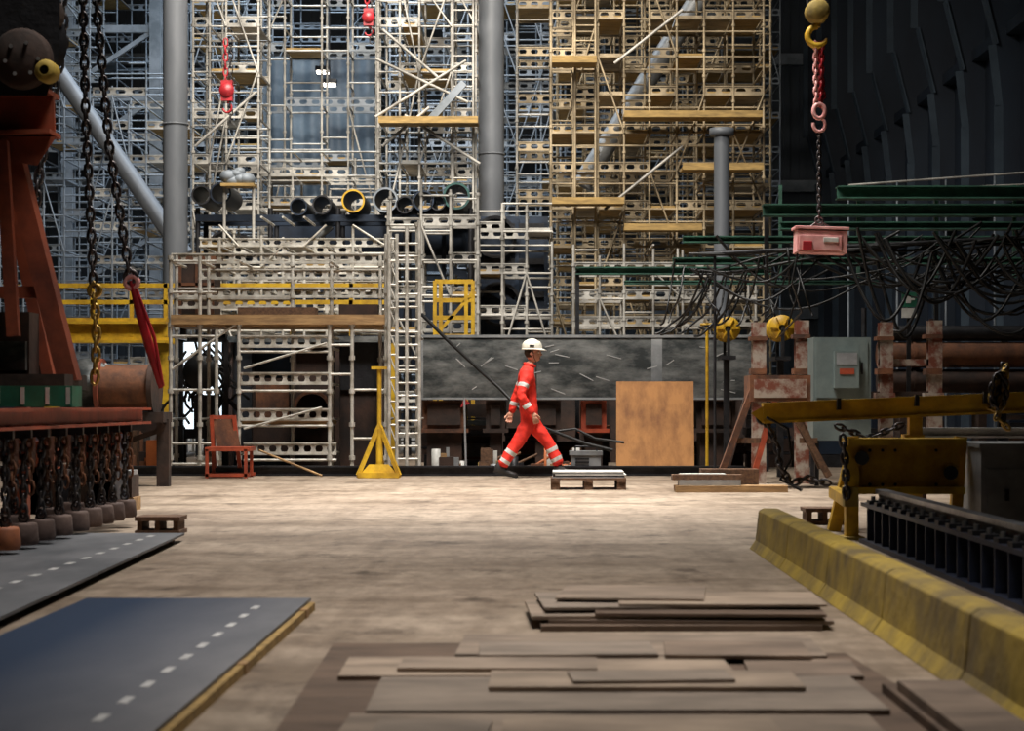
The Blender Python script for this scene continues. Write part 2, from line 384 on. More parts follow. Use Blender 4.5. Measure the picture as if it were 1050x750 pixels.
b.pbox(280,492,228,262,d,1.2,navy); b.pbox(492,562,222,350,d,1.2,navy); b.pbox(280,492,300,380,d,1.2,navy)
for px in(282,330,395,455,494,530,560): b.pbox(px-2,px+2,224,420,d-.12,.12,navy)
for py in(232,268,302): b.pbox(462,562,py-3,py+3,d-.1,.1,blackS)
b.pipe(P(508,243,d-.4),P(508,243,d+.2),.4,.06,blackS,black,24); b.pipe(P(512,312,d-.3),P(512,312,d+.2),.42,.06,blackS,black,24)
b.tube(P(305,262,d-.3),P(340,232,d-.3),.06,greyL,8); b.beam(P(462,275,d-.2),P(560,330,d-.2),.1,.12,navy)
b.done('steel_jacket_section')
b=B(); d=33.25
for px,py,rp,m in((206,200,10,blackS),(226,198,11,navy),(228,250,13,blackS),(250,252,11,blackS),(362,206,12,yel),(395,205,13,galvD),(434,206,11,navy),(468,201,14,teal),(330,210,10,blackS),(306,212,9,navy),(415,210,9,blackS),(449,208,8,blackS)):
    r=rp*d/F; b.pipe(P(px,py,d),P(px,py,d)+Vector((0,1.3,0)),r,r*.16,m,black,24)
zb=Z(219,d)
for yy in(.2,1.0): b.box(X(198,d),X(484,d),d+yy,d+yy+.14,zb-.12,zb,navy)
zb=Z(264,d)
for yy in(.2,1.0): b.box(X(200,d),X(275,d),d+yy,d+yy+.14,zb-.1,zb,navy)
for px in(200,275,345,415,482):
    for yy in(.27,1.07): b.tube((X(px,d),d+yy,0),(X(px,d),d+yy,Z(212,d)),.045,blackS,8)
b.done('pipe_storage_rack')
def hoist(px,py0,py1,d,m,s=1):
    b=B(); x=X(px,d); z1=Z(py1,d); z0=Z(py0,d)
    b.chain([(x-.03,d,z0),(x-.03,d,z1+.3*s)],.12,.016,m); b.chain([(x+.06,d,z0),(x+.06,d,z1-.3*s)],.12,.012,chainM)
    b.box(x-.09*s,x+.09*s,d-.08,d+.08,z1+.02,z1+.34*s,m); b.lathe((x,d-.08,z1+.18*s),[(0,-.05),(.1*s,-.04),(.12*s,0)],m,14,'y')
    b.path([Vector((x+math.sin(t)*.07*s,d,z1-.08*s+math.cos(t)*.08*s)) for t in [i*.5 for i in range(10)]],.02*s,m,6)
    b.done('chain_hoist')
hoist(233,40,105,34.9,redB,1.2); hoist(378,-20,28,34.9,redB,1)
# ------------------------------------------------------------ yellow walkway behind left
b=B(); d=29.2
b.ibeam(P(48,341,d),P(172,341,d),.3,.34,.04,yel)
b.box(X(48,d),X(172,d),d-.1,d+1.3,Z(329,d)-.02,Z(329,d)+.04,yel)
for py in(293,310): b.beam(P(48,py,d),P(398,py,d),.06,.07,yel)
for px in(50,95,135,170,220,300,360,398): b.beam(P(px,345,d),P(px,291,d),.06,.06,yel)
for px in(50,165,290,398): b.ibeam((X(px,d),d+.2,0),(X(px,d),d+.2,Z(352,d)),.2,.2,.03,yel)
b.box(X(172,d),X(398,d),d,d+1.2,Z(346,d)-.1,Z(346,d),yel)
b.done('yellow_walkway_railing')
b=B(); d=29.4
for px in(446,452,478,485): b.beam((X(px,d),d,0),P(px,288,d),.06,.06,yel)
for py in(289,308,326,345): b.beam(P(446,py,d),P(485,py,d),.05,.07,yel)
b.beam(P(446,345,d),P(485,300,d),.05,.05,yel)
b.done('yellow_access_gate')

# ------------------------------------------------------------ front scaffold
g=empty('working_scaffold',(0,0,0))
def stand(b,px,py0,d,m=galv,r=.026):
    x=X(px,d); z1=Z(py0,d); b.tube((x,d,0.02),(x,d,z1),r,m,8); b.box(x-.07,x+.07,d-.07,d+.07,0,.02,m)
    z=.2
    while z<z1-.05: b.tube((x,d,z),(x,d,z+.06),r*1.6,m,8); z+=.45
b=B(); d=25
for px,py in((175,262),(205,263),(222,338),(245,330),(338,325),(361,325),(396,240),(428,228)): stand(b,px,py,d)
for px,py in((181,262),(214,263),(300,262),(340,262),(390,262)): stand(b,px,py,26.1)
for px0,px1,py in((246,338,348),(246,338,352),(246,338,386),(246,338,392),(246,338,423),(246,338,428),(250,345,458),(250,345,463),(338,361,345),(338,361,375)):
    if (py in(348,386,423,458)): b.perf(P(px0,py+8,d),P(px1,py+8,d),.15,galv,.16)
    else: b.tube(P(px0,py+9,d),P(px1,py+9,d),.02,galv,6)
for px0,px1,py in((176,396,262),(206,396,278),(178,396,297),(178,300,308)):
    b.perf(P(px0,py+8,26.1),P(px1,py+8,26.1),.13,galv,.17)
for py in(268,300,345,400,455,476): b.tube(P(175,py,d),P(222,py,d),.02,galv,6)
b.tube(P(175,380,d),P(245,330,d),.02,galv,6)
for py in(340,400,450): b.tube(P(361,py,d),P(396,py,d),.02,galv,6)
for px in(175,205,245,338,396,428):
    for py in(268,345,430): b.tube(P(px,py,d),(X(px,d),26.1,Z(py,d)),.02,galv,6)
for px in(245,338):
    for py in (357,394,430,466): b.tube(P(px,py,d),(X(px,d),26.1,Z(py,d)),.02,galv,6)
b.tube(P(250,378,d-.04),P(335,352,d-.04),.018,galv,6); b.tube(P(250,440,d-.04),P(330,418,d-.04),.018,galv,6)
b.done('frame',g)
b=B()
for j in range(5): b.box(X(178,d),X(395,d),25.02+j*.21,25.02+j*.21+.2,Z(335,d),Z(335,d)+.05,wood)
b.box(X(176,d),X(395,d),24.95,25,Z(333,d),Z(323,d),wood)
for j in range(4): b.box(X(247,d),X(337,d),25.03+j*.25,25.26+j*.25,Z(432,d)-.05,Z(432,d),wood)
b.box(X(240,d),X(320,d),25.3,25.7,Z(322,d),Z(314,d),woodD); b.box(X(345,d),X(385,d),25.3,25.6,Z(323,d),Z(311,d),rustD)
b.done('deck_planks',g)
b=B(); d=24.9
for px,py in((399,240),(407,240),(417,232),(430,226)): b.tube((X(px,d),d,0),P(px,py,d),.025,galv,8)
py=250
while py<480:
    b.tube(P(407,py,d),P(430,py,d),.018,galv,6); py+=13
for py in(245,268,292,316,340,364,388,412,436,460): b.tube(P(399,py,d),P(407,py,d),.016,galv,6); b.tube(P(399,py,d),P(407,py+20,d),.012,galv,6)
b.done('ladder',g)
b=B(); d=26.5
b.pbox(183,219,264,322,d,.6,rustD); b.pbox(181,221,262,267,d-.03,.66,rust); b.pbox(183,219,290,293,d-.02,.05,rust)
for px in(183,200,216): b.pbox(px,px+3,264,322,d-.02,.05,rust)
for px in(184,216): b.beam((X(px,d),d+.3,0),(X(px,d),d+.3,Z(322,d)),.08,.08,rustD)
b.done('rusty_steel_crate')
b=B(); d=27.2
b.pbox(232,392,348,482,d+.35,1.2,navy)
b.pbox(232,258,350,470,d,.3,blackS); b.pbox(258,300,388,468,d+.1,.2,rustD); b.pbox(300,338,350,480,d+.05,.25,rustD); b.pbox(345,392,345,400,d+.05,.3,blackS)
b.pbox(340,392,400,486,d+.1,.2,rustD); b.pbox(262,296,394,430,d+.05,.08,rust)
b.pipe(P(320,420,d-.3),P(320,420,d+.2),.28,.05,rust,black,24)
for px in (235,300,345,390): b.pbox(px-2,px+3,346,488,d-.1,.12,rustD)
b.pbox(228,420,345,351,d-.15,.4,greyB); b.pbox(228,420,482,489,d-.15,.4,rustD)
b.done('steel_node_assembly')
b=B(); d=26.6
b.pbox(184,228,350,440,d,.05,gapM); b.pbox(180,231,343,350,d-.05,.15,blackS); b.pbox(180,231,440,450,d-.05,.15,blackS)  # emissive panel stands in for the bright gap between the steelwork
for px in(180,228): b.box(X(px,d),X(px+4,d),d-.05,d+.1,0,Z(343,d),blackS)
b.done('glowing_gap_panel')
b=B(); d=26.35
rr=random.Random(3)
for i in range(22):
    x=X(rr.uniform(186,230),d); z=Z(rr.uniform(350,372),d); z2=Z(rr.uniform(410,445),d); x2=x+rr.uniform(-.3,.3)
    b.path([(x+(x2-x)*t+.15*math.sin(t*6+i),d+rr.uniform(-.02,.02),z+(z2-z)*t) for t in [k/8 for k in range(9)]],.02,black,5)
b.beam(P(186,349,d),P(232,349,d),.06,.06,blackS)
for px in(186,232): b.beam((X(px,d),d,0),P(px,349,d),.06,.06,blackS)
b.lathe(P(206,382,d),[(0,-.05),(.24,-.05),(.26,0),(.24,.05),(0,.05)],black,16,'y')
b.box(X(200,d),X(222,d),d-.1,d+.1,Z(440,d),Z(405,d),blackS)
b.done('hanging_hose_rack')

# ------------------------------------------------------------ large grey box girder + supports
b=B(); d=26.5
zt,zb=Z(345,d),Z(410,d); th=.9; r=.05
prof=[]
for (cx,cz,a0) in((th-r,zt-r,0),(r,zt-r,90),(r,zb+r,180),(th-r,zb+r,270)):
    for k in range(5):
        a=math.radians(a0+k*22.5); prof.append((cx+r*math.cos(a),cz+r*math.sin(a)))
def girder(b,x0,x1,m,g=0):
    n=len(prof); c=(th/2,(zt+zb)/2)
    P2=[((p[0]-c[0])*(1+g)+c[0],(p[1]-c[1])*(1+g)+c[1]) for p in prof]
    vs=[(x0,d+p[0],p[1]) for p in P2]+[(x1,d+p[0],p[1]) for p in P2]
    b.add(vs,[(i,(i+1)%n,n+(i+1)%n,n+i) for i in range(n)],m,True); b.add(vs,[tuple(range(n)),tuple(range(n,2*n))],m)
girder(b,X(431,d),X(776,d),greyB)
girder(b,X(668,d),X(679,d),greyL,.012)
girder(b,X(431,d),X(434,d),greyL,.015)
girder(b,X(549,d),X(550.5,d),rustD,.008)
b.box(X(431,d),X(776,d),d-.015,d+.88,zt-.02,zt+.02,greyL); b.box(X(431,d),X(776,d),d-.015,d+.5,zb,zb+.03,greyL)
rr=random.Random(88)
for i in range(22):
    px=rr.uniform(440,765); py=rr.uniform(355,400); L=rr.uniform(4,16); a=rr.uniform(-.8,.8)
    b.beam(P(px,py,d-.004),P(px+L*math.cos(a),py+L*math.sin(a),d-.004),.004,.012,markM)
for px,w,m in((455,44,rust),(508,20,rustD),(560,30,rustD),(609,26,redp),(735,40,rustD)):
    b.box(X(px-w/2,d),X(px+w/2,d),d+.1,d+.8,Z(440,d),Z(411,d),m); b.box(X(px-w/2-3,d),X(px+w/2+3,d),d+.05,d+.85,Z(444,d),Z(440,d),m)
    b.box(X(px-w/2+4,d),X(px+w/2-4,d),d+.15,d+.75,0,Z(444,d),rustD)
    b.box(X(px-w/2+5,d),X(px+w/2-5,d),d+.06,d+.1,Z(436,d),Z(415,d),rustD)
b.done('box_girder')
def stacks(name,px0,px1,d,hmax,seed,ms):
    b=B(); r=random.Random(seed); x=X(px0,d); xe=X(px1,d)
    while x<xe:
        w=r.uniform(.25,.9); h=r.uniform(.25,hmax); dy=r.uniform(0.05,.3); z=0
        while z<h:
            t=r.choice([.04,.08,.12,.2]); o=r.uniform(-.04,.04)
            b.box(x+o,min(x+w+o,xe),d+dy,d+dy+.6,z,z+t-.008,r.choice(ms)); z+=t
        x+=w+r.uniform(.02,.15)
    b.done(name)
stacks('steel_plate_stack',432,632,27.75,1.0,21,[rust,rustD,rustD,blackS,blackS,greyB])
stacks('steel_plate_stack',705,1060,27.8,1.0,22,[rustD,rustD,blackS,blackS,navy])
stacks('steel_plate_stack',100,180,27.6,.8,23,[rustD,rustD,blackS,blackS,greyB])
stacks('steel_plate_stack',-20,175,31,1.3,24,[rustD,blackS,navy,blackS])
b=B(); d=30.4; b.box(X(432,d),X(860,d),d,d+.3,0,1.25,rustD)  # added dark wall hiding the bright floor behind the stacks
for i in range(16):
    x=X(435+i*26,d); b.box(x,x+.08,d-.12,d,0,1.25,rustD)
b.done('dark_backing_panel')
b=B()
b.ibeam((X(95,24.9)-1.2,24.62,.07),(X(760,24.9),24.62,.07),.1,.13,.02,blackS)
b.done('floor_track_rail')
b=B(); rr=random.Random(31); mm=mat('scrap_blue',(.05,.12,.25)); mo=mat('scrap_orange',(.5,.13,.03))
for i in range(60):
    m=rr.choice([rust,rustD,blackS,greyL,rust,yelD,woodD,rustD,mm,mo,greyB,wood,white])
    y=25.5+rr.uniform(0,.75); x=X(rr.uniform(442,608),y); w=rr.uniform(.04,.2); h=rr.uniform(.05,.36)
    if rr.random()<.55: b.box(x,x+w,y,y+w,0,h,m)
    elif rr.random()<.5: b.lathe((x,y,0),[(w*.4,0),(w*.4,h),(0,h)],m,14)
    else: b.tube((x,y,.03),(min(x+rr.uniform(.2,.5),X(622,25)),y+.1,.03+rr.uniform(0,.25)),.02,m,6)
b.done('steel_offcuts')
b=B(); rr=random.Random(41)
for i in range(26):
    m=rr.choice([rust,rustD,blackS,greyL,greyB,woodD,mo,galv]); y=26.2+rr.uniform(0,.7); x=X(rr.uniform(102,160),y); w=rr.uniform(.05,.22); h=rr.uniform(.06,.6)
    if rr.random()<.6: b.box(x,x+w,y,y+w,0,h,m)
    else: b.lathe((x,y,0),[(w*.4,0),(w*.4,h),(w*.2,h*1.1),(0,h*1.1)],m,14)
b.done('steel_offcuts')
b=B(); d=25.0
b.pbox(586,616,466,486,d,.35,greyL); b.pbox(584,618,463,467,d-.02,.39,greyL)
for k in range(4): b.pbox(590,604,470+k*3.4,471.5+k*3.4,d-.01,.02,blackS)
b.tube(P(590,463,d+.1),P(590,458,d+.1),.012,blackS,6);b.tube(P(612,463,d+.1),P(612,458,d+.1),.012,blackS,6);b.tube(P(590,458,d+.1),P(612,458,d+.1),.012,blackS,6)
for px in(588,614): b.lathe((X(px,d),d+.15,.035),[(0,-.02),(.035,-.02),(.035,.02),(0,.02)],black,12,'y')
b.done('welding_set')
b=B(); d=25.1
b.tube((X(478,d),d,0),P(476,408,d),.015,greyL,8); b.lathe((X(478,d),d,0),[(.14,0),(.14,.03),(.02,.05)],blackS,16)
b.add([P(472,418,d),P(476,408,d),P(482,414,d),P(472,418,d+.02),P(476,408,d+.02),P(482,414,d+.02)],[(0,1,2),(5,4,3),(0,3,4,1),(1,4,5,2),(2,5,3,0)],redB)
b.done('marker_post')
b=B(); d=25.4
b.add([(X(632,d),d,.06),(X(712,d),d,.06),(X(713,d),d+.32,Z(391,d)),(X(633,d),d+.32,Z(391,d)),
       (X(632,d),d+.03,.06),(X(712,d),d+.03,.06),(X(713,d),d+.35,Z(391,d)),(X(633,d),d+.35,Z(391,d))],
      [(0,1,2,3),(7,6,5,4),(0,4,5,1),(1,5,6,2),(2,6,7,3),(3,7,4,0)],plyO)
b.box(X(634,d),X(660,d),d-.05,d+.25,0,.06,woodD); b.box(X(688,d),X(712,d),d-.05,d+.25,0,.06,woodD)
b.beam((X(660,d),d+.8,0.02),(X(660,d),d+.3,1.0),.06,.04,woodD); b.beam((X(690,d),d+.8,0.02),(X(690,d),d+.3,1.0),.06,.04,woodD)
b.done('plywood_panel')
b=B(); d=24.9
b.tube((X(725,d),d,0),P(725,331,d),.022,yel,8); b.box(X(725,d)-.1,X(725,d)+.1,d-.1,d+.1,0,.02,yel)
b.tube(P(718,333,d),P(732,333,d),.02,yel,8); b.done('yellow_marker_post')

# ------------------------------------------------------------ pallets, timber
def pallet(name,x0,x1,y0,y1,m,load=None,h=.13):
    b=B(); n=5; w=(y1-y0)
    for k in range(3):
        xx=x0+(x1-x0)*k/2; xx=min(max(xx,x0+.05),x1-.05)
        b.box(xx-.05,xx+.05,y0,y1,.0,.022,m)
        for yy in(y0+.06,(y0+y1)/2,y1-.06): b.box(xx-.05,xx+.05,yy-.05,yy+.05,.022,h-.044,m)
        b.box(xx-.05,xx+.05,y0,y1,h-.044,h-.022,m)
    for k in range(n):
        ya=y0+w*k/n; b.box(x0,x1,ya,ya+w/n*.75,h-.022,h,m)
    if load: load(b)
    return b.done(name)
d=20.6
def ld(b):
    z=.13
    for i in range(5):
        o=R.uniform(-.03,.03); b.box(X(567,d)+o,X(640,d)+o,d+.04,d+.6,z,z+.013,[greyL,blackS,white,greyB,white][i]); z+=.015
pallet('loaded_pallet',X(565,d),X(642,d),d,d+.7,woodD,ld)
b=B(); d=20.0
b.box(X(693,d),X(808,d),d,d+.3,0,.07,wood); b.box(X(697,d),X(760,d),d+.03,d+.28,.07,.13,greyL); b.box(X(722,d),X(782,d),d+.35,d+.6,.0,.24,woodD); b.box(X(690,d),X(762,d),d+.05,d+.27,.13,.19,woodD)
b.box(X(698,d),X(745,d),d+.06,d+.26,.19,.20,white)
b.done('timber_dunnage')
def smallpal(px0,px1,d):
    b=B(); b.box(X(px0,d),X(px1,d),d,d+.3,.0,.03,woodD); b.box(X(px0,d),X(px1,d),d,d+.3,.1,.13,woodD)
    for px in(px0+2,(px0+px1)/2-3,px1-7): b.box(X(px,d),X(px+5,d),d+.02,d+.28,.03,.1,woodD)
    b.done('small_pallet')
smallpal(826,868,14.6); smallpal(138,184,13.5)
b=B(); d=16.5
b.box(X(112,d),X(137,d),d,d+.3,.0,.12,wood); b.box(X(114,d),X(135,d),d,d+.3,.12,.32,rustD); b.box(X(118,d),X(134,d),d,d+.3,.32,.36,greyL); b.done('crate_on_dunnage')

# ------------------------------------------------------------ red chair-like stand, yellow tripod
b=B(); d=24.3
for px0,px1 in((217,224),(240,250)): b.beam(P(px1-4,480,d),P(px0,426,d),.05,.05,redp)
b.beam(P(217,428,d),P(240,428,d+.1),.05,.05,redp)
b.add([P(218,430,d),P(240,430,d),P(247,458,d-.06),P(222,458,d-.06),P(218,430,d+.03),P(240,430,d+.03),P(247,458,d-.03),P(222,458,d-.03)],[(0,1,2,3),(7,6,5,4),(0,4,5,1),(1,5,6,2),(2,6,7,3),(3,7,4,0)],rust)
b.box(X(217,d),X(262,d),d-.5,d+.0,Z(462,d),Z(458,d),redp)
for px in(219,258):
    for yy in(-.48,-.02): b.beam((X(px,d),d+yy,0),(X(px,d),d+yy,Z(460,d)),.04,.04,redp)
b.box(X(217,d),X(262,d),d-.5,d-.44,.02,.06,redp); b.box(X(217,d),X(262,d),d-.06,d,.02,.06,redp)
b.done('red_steel_trolley_chair')
b=B(); b.tube(P(266,462,24.5),(X(330,24.2),24.2,.02),.015,wood,6); b.done('long_wood_lever')
b=B(); d=23.9
x=X(389,d)
b.tube((x,d,.15),(x,d,Z(379,d)),.03,yel,10); b.tube((x,d,.15),(x,d,Z(440,d)),.045,yel,10)
apex=Vector((x,d,Z(436,d)))
feet=[(X(368,d),d-.1,.04),(X(410,d),d-.1,.04),(x,d+.45,.04)]
for f in feet: b.beam(apex,f,.05,.05,yel)
b.beam(feet[0],feet[1],.06,.07,yel); b.beam(feet[0],feet[2],.05,.06,yel); b.beam(feet[1],feet[2],.05,.06,yel)
b.add([Vector(feet[0])+Vector((.03,0,.02)),Vector(feet[1])+Vector((-.03,0,.02)),Vector(feet[1])+Vector((-.14,.02,.14)),Vector(feet[0])+Vector((.14,.02,.14))],[(0,1,2,3)],yel)
b.box(x-.1,x+.1,d-.05,d+.05,Z(379,d),Z(376,d),yel)
b.done('yellow_tripod_stand')

# ------------------------------------------------------------ left machinery
b=B(); d=21.5
b.lathe(P(92,394,d),[(0,-.15),(.10,-.15),(.10,-.1),(.28,-.12),(.30,-.08),(.20,-.05),(.20,.05),(.30,.08),(.28,.12),(.0,.12)],greyB,28,'y')
for k in range(5): b.torus(P(92,394,d)+Vector((0,-.05+.025*k,0)),(0,1,0),.22,.014,greyL,28,5)
b.tube(P(104,398,d),P(160,398,d),.27,rust,24); b.tube(P(102,398,d),P(106,398,d),.34,redD,24); b.tube(P(156,398,d),P(161,398,d),.34,rustD,24)
b.beam(P(78,428,d),P(172,428,d),.5,.12,rustD)
for px in(82,128,168): b.beam((X(px,d),d,0),P(px,430,d),.14,.14,rustD)
b.beam(P(82,470,d),P(168,440,d),.06,.06,rustD)
b.done('winch_drum')
g=empty('red_gantry_frame')
b=B(); d=12.6
b.ibeam(P(-60,121,d),P(56,117,d),.3,.3,.03,redD)
b.add([P(-20,140,d-.1),P(58,140,d-.1),P(38,170,d-.1),P(-20,160,d-.1),P(-20,140,d+.2),P(58,140,d+.2),P(38,170,d+.2),P(-20,160,d+.2)],[(0,1,2,3),(7,6,5,4),(0,4,5,1),(1,5,6,2),(2,6,7,3)],redD)
b.beam(P(10,145,d),P(72,392,d),.14,.13,redD); b.beam(P(0,150,d+.5),P(52,392,d+.5),.1,.08,redD)
b.beam(P(2,145,d-.2),P(14,345,d-.2),.08,.06,redD)
b.beam(P(-60,392,d),P(78,392,d),.6,.1,rustD)
b.beam(P(-12,300,d),P(42,300,d),.08,.08,redD)
b.pbox(-30,30,320,390,d+.2,.4,rustD); b.pbox(0,26,350,380,d+.15,.05,greyB)
for px in(-62,-50): b.beam((X(px,d)-.35,d,0),P(px-40,392,d),.1,.1,rustD)
b.done('frame',g)
b=B()
b.lathe(P(18,40,12.4),[(0,-.2),(.26,-.2),(.3,-.14),(.22,-.08),(.22,.08),(.3,.14),(.26,.2),(0,.2)],blackS,28,'y')
b.lathe(P(44,12,12.4),[(0,-.12),(.12,-.12),(.12,.12),(0,.12)],rustD,20,'y')
b.add([P(-20,-20,12.2),P(62,-20,12.2),P(60,60,12.2),P(48,98,12.2),P(-20,98,12.2),P(-20,-20,12.15),P(62,-20,12.15),P(60,60,12.15),P(48,98,12.15),P(-20,98,12.15)],[(0,1,2,3,4),(9,8,7,6,5)]+[(i,5+i,5+(i+1)%5,(i+1)%5) for i in range(5)],blackS)
b.lathe(P(22,60,12.1),[(0,-.03),(.17,-.03),(.2,0),(.2,.05)],rustD,28,'y'); b.lathe(P(46,72,12.05),[(.03,-.02),(.06,-.02),(.075,.02),(.075,.1)],yelD,20,'y')
for a in range(6): b.tube(P(22+17*math.cos(a),60+17*math.sin(a),12.04),P(22+17*math.cos(a),60+17*math.sin(a),12.1),.014,greyL,6)
for px in(10,26): b.tube(P(px,30,12.4),(X(px,12.4),12.4,6.5),.015,blackS,6)
b.done('hoist_block',g)
b=B(); d=15
b.chain([P(84,-30,d),P(88,120,d),P(96,292,d)],.085,.013,chainM)
b.chain([P(96,-30,d),P(112,150,d),P(134,288,d)],.085,.013,chainM)
b.chain([P(62,-30,13.2),P(66,40,13.2),P(50,120,13.2),P(40,180,13.2),P(30,290,13.2)],.08,.013,chainM)
b.chain([P(96,292,d),P(99,345,d),P(97,392,d)],.085,.014,goldC)
b.torus(P(97,298,d),(0,1,0),.05,.016,goldC); b.torus(P(134,284,d),(0,1,0),.05,.018,chainM)
b.path([P(134,288,15),P(143,320,15),P(153,355,15.05),P(165,398,15.1)],.045,redB,10,rs=[.018,.035,.04,.02]); b.path([P(137,290,15),P(158,345,15),P(167,396,15.1)],.014,redB,6)
b.torus(P(135,290,15),(0,1,0),.05,.022,pink); b.done('hanging_chain_sling')

b=B(); x=-3.2
b.ibeam((x,9.5,.86),(x,14.9,.86),.16,.13,.02,redp)
b.ibeam((x-.55,9.5,.86),(x-.55,14.9,.86),.16,.13,.02,redD)
for y in(9.8,14.6): b.box(x-.75,x-.08,y-.06,y+.06,.72,.79,redD)
for y in(9.9,14.7): b.beam((x-.9,y,0),(x-.9,y,.93),.1,.1,redD)
b.beam((x-.9,9.9,.86),(x-.9,14.7,.86),.08,.08,redD)
k=0
for y in(10.1,10.6,11.1,11.5,11.9,12.35,12.8,13.2,13.55,13.9,14.3):
    for xo in((0,-.3) if k%2 else (0,)):
        xx=x+xo; q=.085
        b.lathe((xx,y,.08),[(0,0),(q,0),(q+.008,.02),(q,.12),(q*.9,.135),(0,.135)],(concO if y<11.2 else conc),18)
        b.torus((xx,y,.245),(0,1,0),.03,.009,chainM,10,4)
        b.chain([(xx,y,.26),(xx,y,.8)],.06,.011,chainM)
        b.chain([(xx+.03,y+.05,.4),(xx+.02,y+.04,.8)],.06,.010,rust)
        b.box(xx-.05,xx+.05,y-.02,y+.02,.74,.82,blackS)
    b.box(x-.09,x-.06,y-.1,y+.1,.55,.79,redD)
    k+=1
b.done('chain_weight_rack')
b=B()
b.box(-4.2,X(82,12.0),11.8,12.05,.935,1.07,greenL)
for px in(5,30,55,76): b.box(X(px,12),X(px+4,12),11.795,11.8,.95,1.06,white)
b.done('green_steel_beam')
b=B(); rr=random.Random(9)
for i in range(12):
    px=rr.uniform(-10,110); b.box(X(px,16),X(px+rr.uniform(8,25),16),16,16.5,0,rr.uniform(.3,.85),rr.choice([rustD,blackS,redD,navy]))
b.done('machinery_stack')

# ------------------------------------------------------------ floor steel plates (left)
def prism(b,pts,z0,z1,m):
    n=len(pts); vs=[(p[0],p[1],z0) for p in pts]+[(p[0],p[1],z1) for p in pts]
    b.add(vs,[tuple(range(n))[::-1],tuple(range(n,2*n))]+[(i,(i+1)%n,n+(i+1)%n,n+i) for i in range(n)],m)
b=B()
for y in(5,6.5,8.2): b.box(-2.1,-1.03,y,y+.09,0,.04,wood)
b.box(-1.08,-1.035,4,8.55,.0,.036,woodP)
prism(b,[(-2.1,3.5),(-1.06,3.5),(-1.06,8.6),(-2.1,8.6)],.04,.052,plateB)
y=4.6
while y<8.4:
    b.box(-1.27,-1.24,y,y+.13,.052,.0535,markM); y+=.32
b.done('steel_plate')
b=B()
prism(b,[(-3.95,7),(-2.24,7),(-2.47,12.9),(-3.95,12.9)],.04,.055,plateG)
for y in(7.4,9.5,11.5,12.6): b.box(-3.9,-2.5,y,y+.1,0,.04,woodD)
y=8.2
while y<12.6:
    b.box(-2.66,-2.62,y,y+.13,.055,.0565,markM); y+=.36
b.done('steel_plate')

# ------------------------------------------------------------ foreground sheets
def rs(b,x0,x1,y0,y1,z,t,m,rot=0):
    cx,cy=(x0+x1)/2,(y0+y1)/2; r=math.radians(rot); pts=[]
    for (x,y) in((x0,y0),(x1,y0),(x1,y1),(x0,y1)):
        dx,dy=x-cx,y-cy; pts.append((cx+dx*math.cos(r)-dy*math.sin(r),cy+dx*math.sin(r)+dy*math.cos(r)))
    prism(b,pts,z,z+t,m)
b=B()
rs(b,-.0,1.18,7.75,8.5,0,.024,sheets[2],1); rs(b,.05,1.25,7.8,8.55,.024,.016,sheets[0],-2)
rs(b,-.05,1.0,7.85,8.5,.041,.014,sheets[1],3); rs(b,.25,1.22,7.8,8.4,.056,.012,sheets[2],-3)
rs(b,0.0,.9,7.95,8.6,.069,.012,sheets[3],4); rs(b,.35,1.24,7.95,8.5,.082,.010,sheets[4],-1.5); rs(b,.1,.75,8.1,8.7,.093,.009,sheets[1],-6)
b.done('steel_sheet_stack')
b=B()
rs(b,-.76,.60,4.3,7.2,0,.024,sheets[2],1.5); rs(b,.63,1.20,4.6,6.9,.0,.024,sheets[2],3)
rs(b,-.30,1.05,6.72,7.32,.025,.016,sheets[1],-1.5); rs(b,-.68,.66,6.22,6.68,.025,.016,sheets[4],1.2)
rs(b,-.52,1.04,5.5,6.18,.025,.018,sheets[3],.8); rs(b,-.56,.96,4.75,5.44,.025,.016,sheets[1],-.8)
rs(b,.72,1.10,6.22,6.64,.025,.014,sheets[0],-3)
rs(b,-.22,.42,6.62,6.98,.044,.012,sheets[3],2); rs(b,.46,.98,6.6,7.0,.044,.012,sheets[0],-3)
rs(b,-.48,.20,6.28,6.56,.044,.012,sheets[1],-1.5); rs(b,-.16,.84,5.84,6.2,.046,.014,sheets[4],0)
rs(b,-.10,.66,4.9,5.3,.044,.014,sheets[4],1); rs(b,-.46,-.14,4.85,5.25,.044,.012,sheets[3],-2)
rs(b,.1,.62,5.9,6.12,.062,.010,sheets[3],4)
b.done('steel_sheet_stack')
b=B()
rs(b,1.10,1.31,4.3,5.95,.0,.055,sheets[2],0); rs(b,1.12,1.32,4.6,5.8,.057,.03,sheets[0],0)
b.done('timber_offcut_boards')

# ------------------------------------------------------------ yellow kerb barrier, rail
b=B()
prof=[(1.38,0),(1.42,.06),(1.44,.25),(1.47,.268),(1.56,.268),(1.59,.25),(1.62,.06),(1.66,0)]
y=3.2
while y<12.2:
    L=1.49 if y+1.5<12.3 else 12.26-y
    n=len(prof); vs=[(p[0],y,p[1]) for p in prof]+[(p[0],y+L-.012,p[1]) for p in prof]
    b.add(vs,[tuple(range(n)),tuple(range(n,2*n))[::-1]]+[(i,n+i,n+(i+1)%n,(i+1)%n) for i in range(n)],yelD)
    y+=1.5
b.done('yellow_kerb_barrier',bevel=.006)
b=B(); x=2.36
b.box(x-.16,x+.3,3.8,12.75,0,.03,blueR); b.box(x-.02,x+.02,3.8,12.8,.03,.27,blueR); b.box(x-.14,x+.26,3.8,12.8,.25,.275,blueR)
b.box(x-.07,x+.07,3.8,12.8,.275,.29,blackS); b.box(x-.015,x+.015,3.8,12.8,.29,.34,blackS); b.box(x-.04,x+.04,3.8,12.8,.335,.365,railM)
y=3.9
